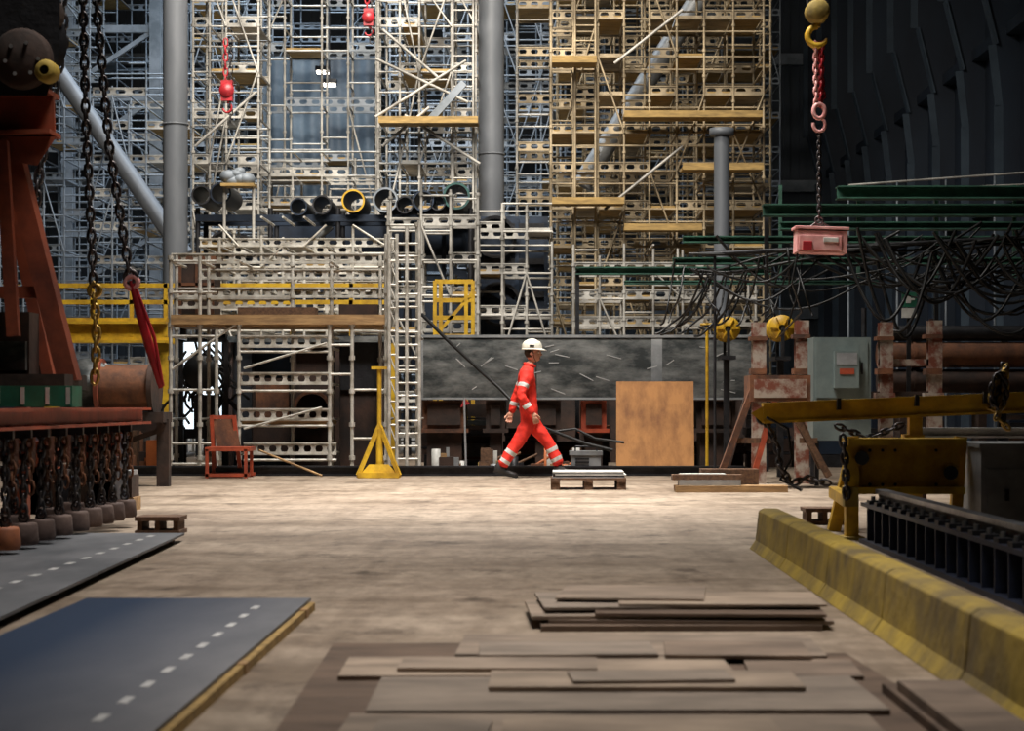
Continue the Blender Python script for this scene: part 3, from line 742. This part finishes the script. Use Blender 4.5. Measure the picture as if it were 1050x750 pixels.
while y<12.7:
    b.box(x-.14,x+.24,y,y+.02,.03,.25,blueR)
    for s in(-.1,.1): b.box(x+s-.035,x+s+.035,y-.05,y+.05,.275,.30,blackS); b.tube((x+s,y,.29),(x+s,y,.33),.016,railM,6)
    y+=.27
b.done('crane_runway_rail')

# ------------------------------------------------------------ yellow lifting beams (right)
b=B(); d=14.4
b.ibeam(P(782,424,d),P(1090,411,d),.14,.16,.02,yel); b.beam(P(782,424,d),P(1090,411,d),.09,.12,yel)
b.add([P(770,424,d-.03),P(785,415,d-.03),P(800,415,d-.03),P(800,432,d-.03),P(782,434,d-.03),P(770,424,d+.03),P(785,415,d+.03),P(800,415,d+.03),P(800,432,d+.03),P(782,434,d+.03)],[(0,1,2,3,4),(9,8,7,6,5)]+[(i,5+i,5+(i+1)%5,(i+1)%5) for i in range(5)],yel)
b.torus(P(783,428,d),(0,1,0),.05,.014,blackS)
for px in(860,940,1010): b.beam(P(px,424-(px-782)*.045,d-.08),P(px,420-(px-782)*.045-8,d-.08),.03,.05,blackS)
b.beam(P(938,428,d),(X(938,d),d,0),.1,.1,yel); b.pbox(928,948,446,452,d-.06,.16,yel); b.beam(P(1085,418,d),(X(1085,d),d,0),.1,.1,yel)
b.chain([P(784,430,14.4),P(796,455,14.3),P(800,480,14.2),P(812,497,14.2),P(826,490,14.2),P(850,496,14.1)],.06,.012,chainM)
b.path([P(786,428,14.3),P(808,440,14.3),P(812,470,14.2),P(800,492,14.2),P(822,503,14.1)],.012,black,6)
b.chain([P(858,437,14.25),P(890,450,14.25),P(925,436,14.25)],.06,.011,chainM)
for i in range(7):
    a=i*.5; b.chain([P(1024+8*math.cos(a+t*.8),398+18*math.sin(a*.3+t*.8)+4*math.cos(a),14.25+.02*i) for t in range(9)],.05,.011,goldC if i%3 else chainM)
b.chain([P(1030,412,14.25),P(1022,428,14.2),P(1034,440,14.2)],.05,.011,goldC)
b.done('yellow_spreader_beam')
b=B(); d=13.1
b.pbox(876,984,455,503,d,.12,yel); b.pbox(870,990,450,457,d-.08,.3,yel); b.pbox(870,990,500,507,d-.08,.3,yel)
b.beam((X(873,d),d,0),P(873,448,d),.09,.09,yel); b.beam((X(985,d),d+.2,0),P(985,448,d+.2),.08,.08,yel)
b.beam((X(873,d),d+.8,0),P(873,470,d+.8),.09,.09,yel)
b.pbox(866,880,500,520,d-.1,.1,yelD)
b.tube(P(884,470,d-.1),P(884,470,d),.05,blackS,14); b.tube(P(975,485,d-.06),P(975,485,d),.05,blackS,14)
b.beam((X(873,d),d,Z(516,d)),(X(873,d),d+.8,Z(510,d)),.07,.08,yel)
for px in(892,905,918,960): b.tube(P(px,462,d-.01),P(px,462,d),.012,blackS,8); b.tube(P(px,497,d-.01),P(px,497,d),.012,blackS,8)
b.box(X(862,d),X(884,d),d-.12,d+.12,0,.02,yelD)
b.chain([P(864,448,d-.12),P(867,480,d-.12),P(868,510,d-.12)],.06,.012,chainM)
b.done('yellow_base_frame')
b=B(); d=18
b.ibeam(P(935,444,d),P(1090,444,d),.12,.1,.02,greyL)
for px in(945,1040,1080): b.beam((X(px,d),d,0),P(px,448,d),.08,.08,rustD)
b.done('grey_steel_beam')
b=B(); d=12.9
b.box(X(1006,d),X(1110,d),d,d+.8,0,Z(457,d),greyL); b.box(X(1004,d),X(1112,d),d-.02,d+.82,Z(459,d),Z(455,d),greyL); b.box(X(1012,d),X(1060,d),d-.012,d,.12,.5,greyL)
b.box(X(1030,d),X(1034,d),d-.03,d-.01,.28,.36,blackS)
b.done('grey_equipment_cabinet')

# ------------------------------------------------------------ trestle, posts, cabinet, pipes right
b=B(); d=20.9
b.beam(P(776,388,d),P(738,489,d),.12,.07,rust); b.beam(P(772,388,d+.5),P(745,478,d+.5),.1,.07,rustD)
b.beam(P(800,400,d),P(850,489,d),.1,.07,woodD); b.beam(P(806,400,d+.5),P(842,480,d+.5),.1,.07,woodD)
b.beam(P(796,405,d),P(772,489,d),.1,.06,redp)
b.box(X(768,d),X(830,d),d-.1,d+.5,Z(412,d),Z(385,d),rust); b.box(X(772,d),X(826,d),d-.11,d-.1,Z(408,d),Z(389,d),rpM)
b.beam(P(752,452,d),P(790,452,d),.06,.06,woodD); b.beam(P(820,452,d),P(838,452,d),.06,.06,woodD)
b.done('steel_trestle')
b=B(); d=22.3
for px,py in((778,331),(822,329),(908,331),(958,329)):
    b.ibeam((X(px,d),d,0),P(px,py,d),.16,.16,.02,rpM); b.pbox(px-9,px+9,py+14,py+18,d-.1,.2,rust); b.pbox(px-8,px+8,378,384,d-.12,.22,rust)
    b.pbox(px-10,px+10,403,409,d-.12,.25,rpM); b.beam(P(px-3,py-2,d),P(px-3,py+20,d),.04,.05,rustD)
b.beam(P(900,372,d+.1),P(965,372,d+.1),.08,.08,rpM); b.beam(P(770,405,d+.1),P(965,405,d+.1),.15,.08,rustD)
b.done('stanchion_row')
b=B(); d=21.6
b.box(X(834,d),X(893,d),d,d+.45,Z(452,d),Z(346,d),cabg); b.pbox(837,890,350,408,d-.015,.015,cabg); b.pbox(856,881,360,398,d-.12,.11,cabg)
b.pbox(858,879,362,374,d-.125,.01,greyL); b.pbox(861,876,378,384,d-.128,.01,redp)
b.tube(P(884,372,d-.05),P(884,384,d-.05),.012,blackS,6)
for px in(836,886): b.box(X(px,d),X(px+4,d),d+.02,d+.08,0,Z(452,d),blackS); b.box(X(px,d),X(px+4,d),d+.37,d+.43,0,Z(452,d),blackS)
b.tube(P(886,346,d+.2),P(886,316,d+.2),.03,blackS,8)
b.done('electrical_cabinet')
b=B(); d=24.6
for py,q,m in((364,13,rust),(391,12,rustD),(342,8,blackS)):
    r=q*d/F; b.tube(P(900,py,d),P(1090,py,d),r,m,24); b.tube(P(935,py,d),P(938,py,d),r*1.08,m,24)
for px in(940,1030): b.beam((X(px,d),d+.25,0),P(px,340,d+.25),.1,.1,blackS)
for px in(920,1000,1070): b.box(X(px,d),X(px+8,d),d-.2,d+.2,0,Z(406,d),rustD)
b.done('rusty_pipe_stack')
def drum(px,py,d,r,m):
    b=B(); c=P(px,py,d)
    b.lathe(c,[(r*.25,-.2),(r,-.2),(r,-.16),(r*.55,-.16),(r*.55,.16),(r,.16),(r,.2),(0,.2)],m,28,'y')
    b.lathe(c,[(0,-.19),(r*.25,-.19),(r*.25,-.2)],black,20,'y')
    for k in range(6): b.torus(c+Vector((0,-.12+.045*k,0)),(0,1,0),r*.62,.028,black,24,6)
    for k in range(6):
        a=k*math.pi/3; b.beam(c+Vector((math.cos(a)*r*.3,-.21,math.sin(a)*r*.3)),c+Vector((math.cos(a)*r*.9,-.21,math.sin(a)*r*.9)),.03,.01,m)
    for s_ in(-1,1): b.beam(c+Vector((0,.26*s_,0)),c+Vector((.0,.26*s_,-r-.2)),.04,.04,blackS)
    b.box(c.x-.1,c.x+.1,c.y-.3,c.y+.3,c.z-r-.25,c.z-r-.2,blackS)
    b.beam(c+Vector((0,0,-r-.25)),(c.x,c.y,0),.08,.08,blackS)
    b.done('cable_drum')
drum(745,338,25.7,.17,yel); drum(800,337,24.2,.17,yel)

# ------------------------------------------------------------ green beams
b=B()
def gb(px0,px1,py,d,h,w=.25,m=green): b.ibeam(P(px0,py,d),P(px1,py,d),w,h*d/F,.02,m)
gb(590,790,278,28,8,.2); gb(690,1120,268,27,7,.2); gb(700,1120,246,27,7,.2)
gb(782,1150,216,26,12); gb(800,1150,232,27.5,8); gb(858,1150,198,28,13,.3,green); gb(640,900,290,28,4,.15)
for px,d,pt in((592,28,278),(786,26.3,216),(960,28.4,200),(1090,27,216)):
    b.beam((X(px,d),d,0),P(px,pt,d),.06,.06,blackS)
for px in(800,880,960,1040): b.beam(P(px,190,28.3),P(px,285,28.3),.05,.06,green)
b.done('green_support_beams')
b=B(); d=30
b.tube(P(870,190,d),P(1120,172,d),.02,galvF,6); b.tube(P(870,197,d),P(1120,186,d),.015,galvF,6)
for px in(870,920,970,1020,1070,1120): b.tube((X(px,d),d,0),P(px,190-(px-870)*.07,d),.02,galvD,6)
b.done('handrail')
b=B(); d=24.0
b.pbox(925,940,300,315,d,.03,greenL); b.pbox(929,934,303,311,d-.006,.006,white); b.pbox(934,938,306,308,d-.006,.006,white); b.pbox(925,940,316,326,d,.03,white)
b.beam((X(932,d),d+.06,0),P(932,300,d+.06),.05,.05,blackS)
b.done('emergency_exit_sign')

# ------------------------------------------------------------ cable bundles
b=B(); rr=random.Random(77)
def cable(p,q,sag,r=.022,wob=.1):
    p=Vector(p);q=Vector(q); ph=rr.uniform(0,6); pts=[]
    for k in range(17):
        t=k/16; v=p.lerp(q,t); v.z-=sag*4*t*(1-t)+wob*.3*math.sin(t*9+ph); v.y+=wob*math.sin(t*7+ph*2); pts.append(v)
    b.path(pts,r,black,5)
for i in range(34):
    x0=rr.uniform(690,1000); x1=x0+rr.uniform(60,220); dd=rr.uniform(22.7,23.6)
    cable(P(x0,rr.uniform(240,285),dd),P(x1,rr.uniform(228,280),dd+rr.uniform(-.1,.3)),rr.uniform(.15,.6),rr.choice([.011,.015,.02]))
for i in range(20):
    x0=rr.uniform(850,1040); dd=rr.uniform(22.6,23)
    cable(P(x0,rr.uniform(232,262),dd),P(x0+rr.uniform(60,160),rr.uniform(225,262),dd),rr.uniform(.5,1.1),.022)
for i in range(14):
    x0=rr.uniform(690,830); dd=rr.uniform(22.7,23.4)
    cable(P(x0,rr.uniform(250,285),dd),P(x0+rr.uniform(-30,30),rr.uniform(315,335),dd),rr.uniform(0,.2),.013)
for i in range(8):
    x0=rr.uniform(655,720); cable(P(x0+50,rr.uniform(275,290),23),P(x0,rr.uniform(330,345),23.4),.2,.015)
for i in range(10):
    t0=rr.uniform(0,.7); cable(P(700+420*t0,262-22*t0,22.9),P(700+420*(t0+.3),262-22*(t0+.3),22.9),rr.uniform(0,.12),.02,.04)
b.tube(P(720,261,22.9),P(1120,240,22.9),.03,blackS,8)
for px in(1110,): b.tube((X(px,22.9),22.9,0),P(px,240,22.9),.03,blackS,8)
b.tube((X(733,22.9),22.9,Z(261,22.9)),(X(733,22.9),22.9,0),.018,blackS,8)
b.done('cable_bundle')
b=B()
b.path([P(x,y,25.1 if x<520 else 24.8) for x,y in [(432,322),(462,352),(490,378),(512,398),(535,422),(560,440),(600,455),(628,462)]],.024,black,8)
b.path([P(x,y+4,24.9) for x,y in [(560,440),(590,436),(610,446),(640,450)]],.018,black,8)
b.done('air_hose')

# ------------------------------------------------------------ hanging crane hook
g=empty('overhead_crane_hook')
b=B(); d=20; x=X(838,d)
b.lathe(P(838,12,d),[(0,-.1),(.1,-.1),(.13,-.06),(.13,.06),(.1,.1),(0,.1)],yelD,20,'y')
b.box(x-.11,x+.11,d-.06,d+.06,Z(8,d),Z(-22,d),blackS)
for s in(-.05,.05): b.tube((x+s,d,Z(-15,d)),(x+s,d,8),.012,blackS,6)
b.tube(P(838,15,d),P(838,28,d),.035,yel,10)
b.path([P(838+ -10*math.sin(t),37-10*math.cos(t),d) for t in [i*.45 for i in range(11)]],.03,yel,8,rs=[.035]*6+[.04,.04,.035,.025,.012])
b.done('hook_block',g)
b=B()
b.chain([P(836,44,d),P(837,108,d)],.06,.013,pink); b.chain([P(843,44,d),P(841,108,d)],.06,.013,redB); b.chain([P(840,44,d+.03),P(844,100,d+.03)],.06,.013,redB)
b.torus(P(840,114,d),(0,1,0),.06,.025,pink,16,8,1.3)
b.path([P(840+ 6*math.sin(t),128-7*math.cos(t),d) for t in [i*.5 for i in range(11)]],.02,pink,8)
b.chain([P(840,134,d),P(840,222,d)],.055,.011,chainM); b.torus(P(840,226,d),(0,1,0),.04,.014,chainM)
b.done('chain_slings',g)
b=B()
b.obox(P(841,249,d),(.54,.3,.24),(0,.03,0),pink); b.obox(P(841,249,d-.16),(.46,.02,.16),(0,.03,0),pink); b.obox(P(828,252,d-.175),(.1,.02,.1),(0,.03,0),redB)
b.obox(P(852,246,d-.175),(.16,.01,.05),(0,.03,0),white)
b.obox(P(841,235,d),(.58,.33,.03),(0,.03,0),pink)
b.tube(P(826,236,d),P(840,226,d),.012,chainM,6); b.tube(P(856,236,d),P(840,226,d),.012,chainM,6)
b.path([P(818,258,d),P(812,290,d),P(822,320,d+.3),P(800,345,d+1)],.012,black,6)
b.obox(P(866,246,d),(.06,.12,.1),(0,0,0),redB)
b.done('control_box',g,bevel=.01)

# ------------------------------------------------------------ worker
def skinmesh(name,nodes,edges,mats_,assign=None,sub=3,parent=None,disp=0):
    me=bpy.data.meshes.new(name+'_sk'); me.from_pydata([n[0] for n in nodes],edges,[])
    o=bpy.data.objects.new(name,me); bpy.context.scene.collection.objects.link(o)
    mod=o.modifiers.new('skin','SKIN'); mod.use_smooth_shade=True
    sv=me.skin_vertices[0].data
    for i,n in enumerate(nodes): r=n[1]; sv[i].radius=(r,r)
    sv[0].use_root=True
    ss=o.modifiers.new('sub','SUBSURF'); ss.levels=sub; ss.render_levels=sub
    dg=bpy.context.evaluated_depsgraph_get(); dg.update()
    m2=bpy.data.meshes.new_from_object(o.evaluated_get(dg)); o.modifiers.clear(); o.data=m2
    m2.materials.clear()
    for m in mats_: m2.materials.append(m)
    for p in m2.polygons:
        p.use_smooth=True; p.material_index=assign(p.center) if assign else 0
    if disp:
        for v in m2.vertices:
            q=Vector((v.co.x*9,v.co.y*9,v.co.z*16)); k=noise.noise(q)+.5*noise.noise(q*2.1)
            v.co+=v.normal*k*disp*(1 if v.co.z<Z(379,24) else .2)
    if parent: o.parent=parent
    return o
WD=24.0
def W(px,py,yo=0): return Vector((X(px,WD),WD+yo,Z(py,WD)))
wk=empty('worker_in_red_coverall')
N=[];E=[]
def nd(p,r): N.append((p,r)); return len(N)-1
pel=nd(W(543,424),.14)
wai=nd(W(541.5,411),.135); che=nd(W(540.5,397),.148); uch=nd(W(540,386),.132); nb=nd(W(542.5,376.5),.07); nk=nd(W(544.8,370),.058)
E+=[(pel,wai),(wai,che),(che,uch),(uch,nb),(nb,nk)]
J={}
for side,s in(('R',-1),('L',1)):
    shp=W(540,385,s*.165); sh=nd(shp,.092)
    if s<0: el,wr=W(534,406,-.26),W(546.5,425,-.25)
    else: el,wr=W(530,403,.26),W(524,424,.25)
    a=nd(shp.lerp(el,.5),.078); e=nd(el,.066); f=nd(el.lerp(wr,.5),.06); w=nd(wr,.048)
    E+=[(uch,sh),(sh,a),(a,e),(e,f),(f,w)]
    J[side+'arm']=(shp,el,wr)
    if s<0: kn,an=W(530,455,-.11),W(513,480,-.10)
    else: kn,an=W(561,452,.10),W(575,479,.09)
    hp_=W(543.5,432,s*.085)
    h=nd(hp_,.115); t=nd(hp_.lerp(kn,.5),.106); k=nd(kn,.087); c=nd(kn.lerp(an,.45),.083); a_=nd(kn.lerp(an,.96),.08)
    E+=[(pel,h),(h,t),(t,k),(k,c),(c,a_)]
    J[side+'leg']=(hp_,kn,an)
bands=[]
for s in('R','L'):
    a=J[s+'arm']; l=J[s+'leg']
    bands+= [(a[0],a[1],.45,.62,.105),(a[1],a[2],.45,.64,.10),(l[1],l[2],.28,.42,.14),(l[1],l[2],.64,.78,.14)]
def asg(c):
    for p,q,t0,t1,rad in bands:
        dv=q-p; t=(c-p).dot(dv)/dv.length_squared
        if t0<t<t1 and (c-p-dv*t).length<rad and (rad>.12 or abs(c.y-WD)>.15): return 1
    if c.z>Z(373.5,WD): return 2
    return 0
skinmesh('body_coverall',N,E,[cloth,refl,skin],asg,3,wk,.010)
def head():
    b=B(); c=W(545.8,362); nx=40;nz=32; vs=[];fs=[]
    for j in range(nz+1):
        ph=math.pi*j/nz; zz=math.cos(ph)
        for i in range(nx):
            th=2*math.pi*i/nx; x=math.sin(ph)*math.cos(th); y=math.sin(ph)*math.sin(th)
            X_=x*.098; Y_=y*.077; Z_=zz*.122
            if zz<-.1:
                k=(-zz-.1)/.9; Y_*=1-.3*k
                if x<0: X_*=1-.4*k
                else: X_=X_*(1+.12*k)+.02*k
            if x>0:
                def gz(z0,w): return math.exp(-((zz-z0)/w)**2)
                def gy(w): return math.exp(-((Y_)/w)**2)
                X_+=.030*gz(-.2,.13)*gy(.014)+.014*gz(.0,.18)*gy(.012)
                X_-=.010*gz(.02,.12)*(math.exp(-((abs(Y_)-.032)/.015)**2))
                X_+=.007*gz(.2,.12)*gy(.05)+.007*gz(-.47,.09)*gy(.025)+.012*gz(-.78,.14)*gy(.025)
            vs.append(c+Vector((X_,Y_,Z_)))
    for j in range(nz):
        for i in range(nx): fs.append((j*nx+i,(j+1)*nx+i,(j+1)*nx+(i+1)%nx,j*nx+(i+1)%nx))
    b.add(vs,fs,skin,True)
    for s in(-1,1):
        b.lathe(c+Vector((.077,s*.032,.002)),[(0,-.012),(.009,-.008),(.012,0),(.009,.008),(0,.012)],white,10,'x')
        b.lathe(c+Vector((.087,s*.032,.002)),[(0,-.004),(.005,-.002),(.005,.002),(0,.004)],eyeM,8,'x')
        b.beam(c+Vector((.092,s*.018,.022)),c+Vector((.084,s*.046,.022)),.006,.007,hairM)
        b.lathe(c+Vector((-.005,s*.076,-.012)),[(0,-.01),(.02,-.009),(.028,0),(.022,.007),(.012,.004),(0,.002)],skin,14,'y')
    b.beam(c+Vector((.101,-.02,-.056)),c+Vector((.101,.02,-.056)),.008,.008,lipM)
    hv=[];hf=[]
    for j in range(7):
        zz=.35-.85*j/6; q=math.sqrt(max(0,1-zz*zz))
        for i in range(15):
            th=math.pi*(.54+ .92*i/14); kk=max(0,(-zz-.1)/.9)
            hv.append(c+Vector((q*math.cos(th)*.105*(1-.4*kk),q*math.sin(th)*.083*(1-.3*kk),zz*.122)))
    for j in range(6):
        for i in range(14): hf.append((j*15+i,j*15+i+1,(j+1)*15+i+1,(j+1)*15+i))
    b.add(hv,hf,hairM,True)
    b.done('head',wk)
    b=B(); c2=c+Vector((-.004,0,.045)); n=32; rows=[(1.0,0),(1.0,.025),(.985,.05),(.93,.075),(.82,.098),(.62,.116),(.34,.127),(0.01,.131)]
    vs=[]
    for r_,z in rows:
        for i in range(n):
            t=2*math.pi*i/n; vs.append(c2+Vector((r_*.133*math.cos(t),r_*.108*math.sin(t),z)))
    b.add(vs,[(j*n+i,j*n+(i+1)%n,(j+1)*n+(i+1)%n,(j+1)*n+i) for j in range(len(rows)-1) for i in range(n)],helmM,True)
    vs=[]
    for k,(e,z) in enumerate(((0,.0),(1,-.006),(1,.002),(0,.012))):
        for i in range(n):
            t=2*math.pi*i/n; fr=max(0,math.cos(t))**2; w=(.008+.05*fr)*e
            vs.append(c2+Vector(((.132+w)*math.cos(t),(.107+w*.6)*math.sin(t),z-(.014*fr*e))))
    b.add(vs,[(j*n+i,j*n+(i+1)%n,((j+1)%4)*n+(i+1)%n,((j+1)%4)*n+i) for j in range(4) for i in range(n)],helmM,True)
    b.path([c2+Vector((.128*math.cos(a),0,.133*math.sin(a)+.001)) for a in [math.radians(25+13*k) for k in range(11)]],.008,helmM,6)
    b.box(c2.x-.03,c2.x+.03,c2.y-.113,c2.y-.1,c2.z+.03,c2.z+.055,blackS)
    for s in(-1,1): b.path([c2+Vector((.01,s*.09,.0)),c+Vector((.02,s*.075,-.06)),c+Vector((.05,s*.03,-.118)),c+Vector((.052,0,-.122))],.004,black,5)
    b.done('hard_hat',wk)
head()
b=B()
b.path([W(543,374.5)+Vector((.062*math.cos(a),.066*math.sin(a),-.016*math.cos(a))) for a in [2*math.pi*k/18 for k in range(18)]],.022,cloth,8,True)
b.done('collar',wk)
def boot(heel,toe,nm):
    b=B(); d_=(toe-heel); d_.normalize(); side=Vector((0,1,0)); up=side.cross(d_)*-1
    if up.z<0: up=-up
    secs=[(-.025,.028,.09),(0,.042,.15),(.05,.05,.17),(.09,.048,.15),(.13,.046,.10),(.19,.05,.075),(.25,.05,.068),(.285,.038,.05),(.30,.012,.02)]
    vs=[];n=14
    for t,w,h in secs:
        for i in range(n):
            a=2*math.pi*i/n; cz=max(math.sin(a),-.55)
            vs.append(heel+d_*t+side*w*math.cos(a)+up*((cz+.55)/1.55*h))
    b.add(vs,[(j*n+i,j*n+(i+1)%n,(j+1)*n+(i+1)%n,(j+1)*n+i) for j in range(len(secs)-1) for i in range(n)],bootM,True)
    b.add(vs,[tuple(range(n)),tuple(range((len(secs)-1)*n,len(secs)*n))],bootM)
    b.beam(heel+up*.005-d_*.02,heel+d_*.29+up*.005,.092,.02,black)
    return b.done(nm,wk)
h=Vector((X(508,WD),WD-.10,.065)); boot(h,h+Vector((.27,0,-.06)),'boot_right')
h=Vector((X(570,WD),WD+.09,.012)); boot(h,h+Vector((.29,0,.03)),'boot_left')
def hand(wr,d_,out,nm):
    d_=d_.normalized(); out=(out-d_*out.dot(d_)).normalized(); side=d_.cross(out).normalized()
    N=[(wr-d_*.03,.030),(wr+d_*.03,.034),(wr+d_*.07,.036)]; E=[(0,1),(1,2)]
    def ad(p,r,par): N.append((p,r)); E.append((par,len(N)-1)); return len(N)-1
    for k,(off,L) in enumerate(((-.033,.070),(-.011,.080),(.011,.074),(.032,.058))):
        p=wr+d_*.088+side*off; i=ad(p,.012,2); p2=p+(d_*.85-out*.5).normalized()*L*.45; i=ad(p2,.010,i)
        p3=p2+(d_*.35-out*.93).normalized()*L*.38; i=ad(p3,.009,i); p4=p3+(-d_*.3-out*.95).normalized()*L*.3; ad(p4,.008,i)
    p=wr+d_*.035-side*.045; i=ad(p,.014,1); p2=p+(d_*.8-side*.4-out*.3).normalized()*.038; i=ad(p2,.012,i); ad(p2+(d_*.8-out*.5).normalized()*.03,.010,i)
    skinmesh(nm,N,E,[skin],None,2,wk)
wr=J['Rarm'][2]; hand(wr,(wr-J['Rarm'][1])+Vector((0,0,-.1)),Vector((.1,-1,.0)),'hand_right')
wr=J['Larm'][2]; hand(wr,(wr-J['Larm'][1]),Vector((.1,1,.0)),'hand_left')

# ------------------------------------------------------------ lights
def area(name,loc,rot,sx,sy,pw,col,spread=math.pi):
    l=bpy.data.lights.new(name,'AREA'); l.shape='RECTANGLE'; l.size=sx; l.size_y=sy; l.energy=pw; l.color=col; l.spread=spread
    o=bpy.data.objects.new(name,l); o.location=loc; o.rotation_euler=[math.radians(a) for a in rot]; bpy.context.scene.collection.objects.link(o); return o
area('high_bay_light_floor',(-.5,19,11),(0,0,0),4,4,960,(1,.95,.88),math.radians(74))
area('high_bay_light_line',(-1,22,12),(38,0,0),8,3,820,(1,.95,.87),math.radians(100))
area('high_bay_light_back',(-3,28,15),(50,0,0),8,2,1300,(1,.92,.80),math.radians(100))
area('skylight_rear',(-7,52,17),(0,0,0),10,10,2100,(.68,.84,1),math.radians(110))
area('skylight_mid',(-5,42,17),(14,0,0),6,3,1300,(.80,.90,1),math.radians(110))
area('fill_light_near',(.4,7.2,8),(0,0,0),2.5,3,88,(1,.94,.87),math.radians(55))  # added lamp, brightens the foreground sheets
area('high_bay_light_side',(-1.2,11,9),(0,8,0),2,2,100,(1,.94,.87),math.radians(70))
w=bpy.data.worlds.new('hall_ambient'); w.use_nodes=True; bpy.context.scene.world=w
w.node_tree.nodes['Background'].inputs[0].default_value=(.5,.6,.75,1); w.node_tree.nodes['Background'].inputs[1].default_value=.02

# ------------------------------------------------------------ camera
c=bpy.data.cameras.new('camera'); co=bpy.data.objects.new('camera',c); bpy.context.scene.collection.objects.link(co)
co.location=(0,0,H); co.rotation_euler=(math.radians(90),0,0)
c.sensor_width=36; c.lens=36*F/1050; c.shift_x=-28/1050; c.shift_y=40/1050
c.dof.use_dof=True; c.dof.focus_distance=24; c.dof.aperture_fstop=4
bpy.context.scene.camera=co
bpy.context.scene.view_settings.view_transform='Standard'
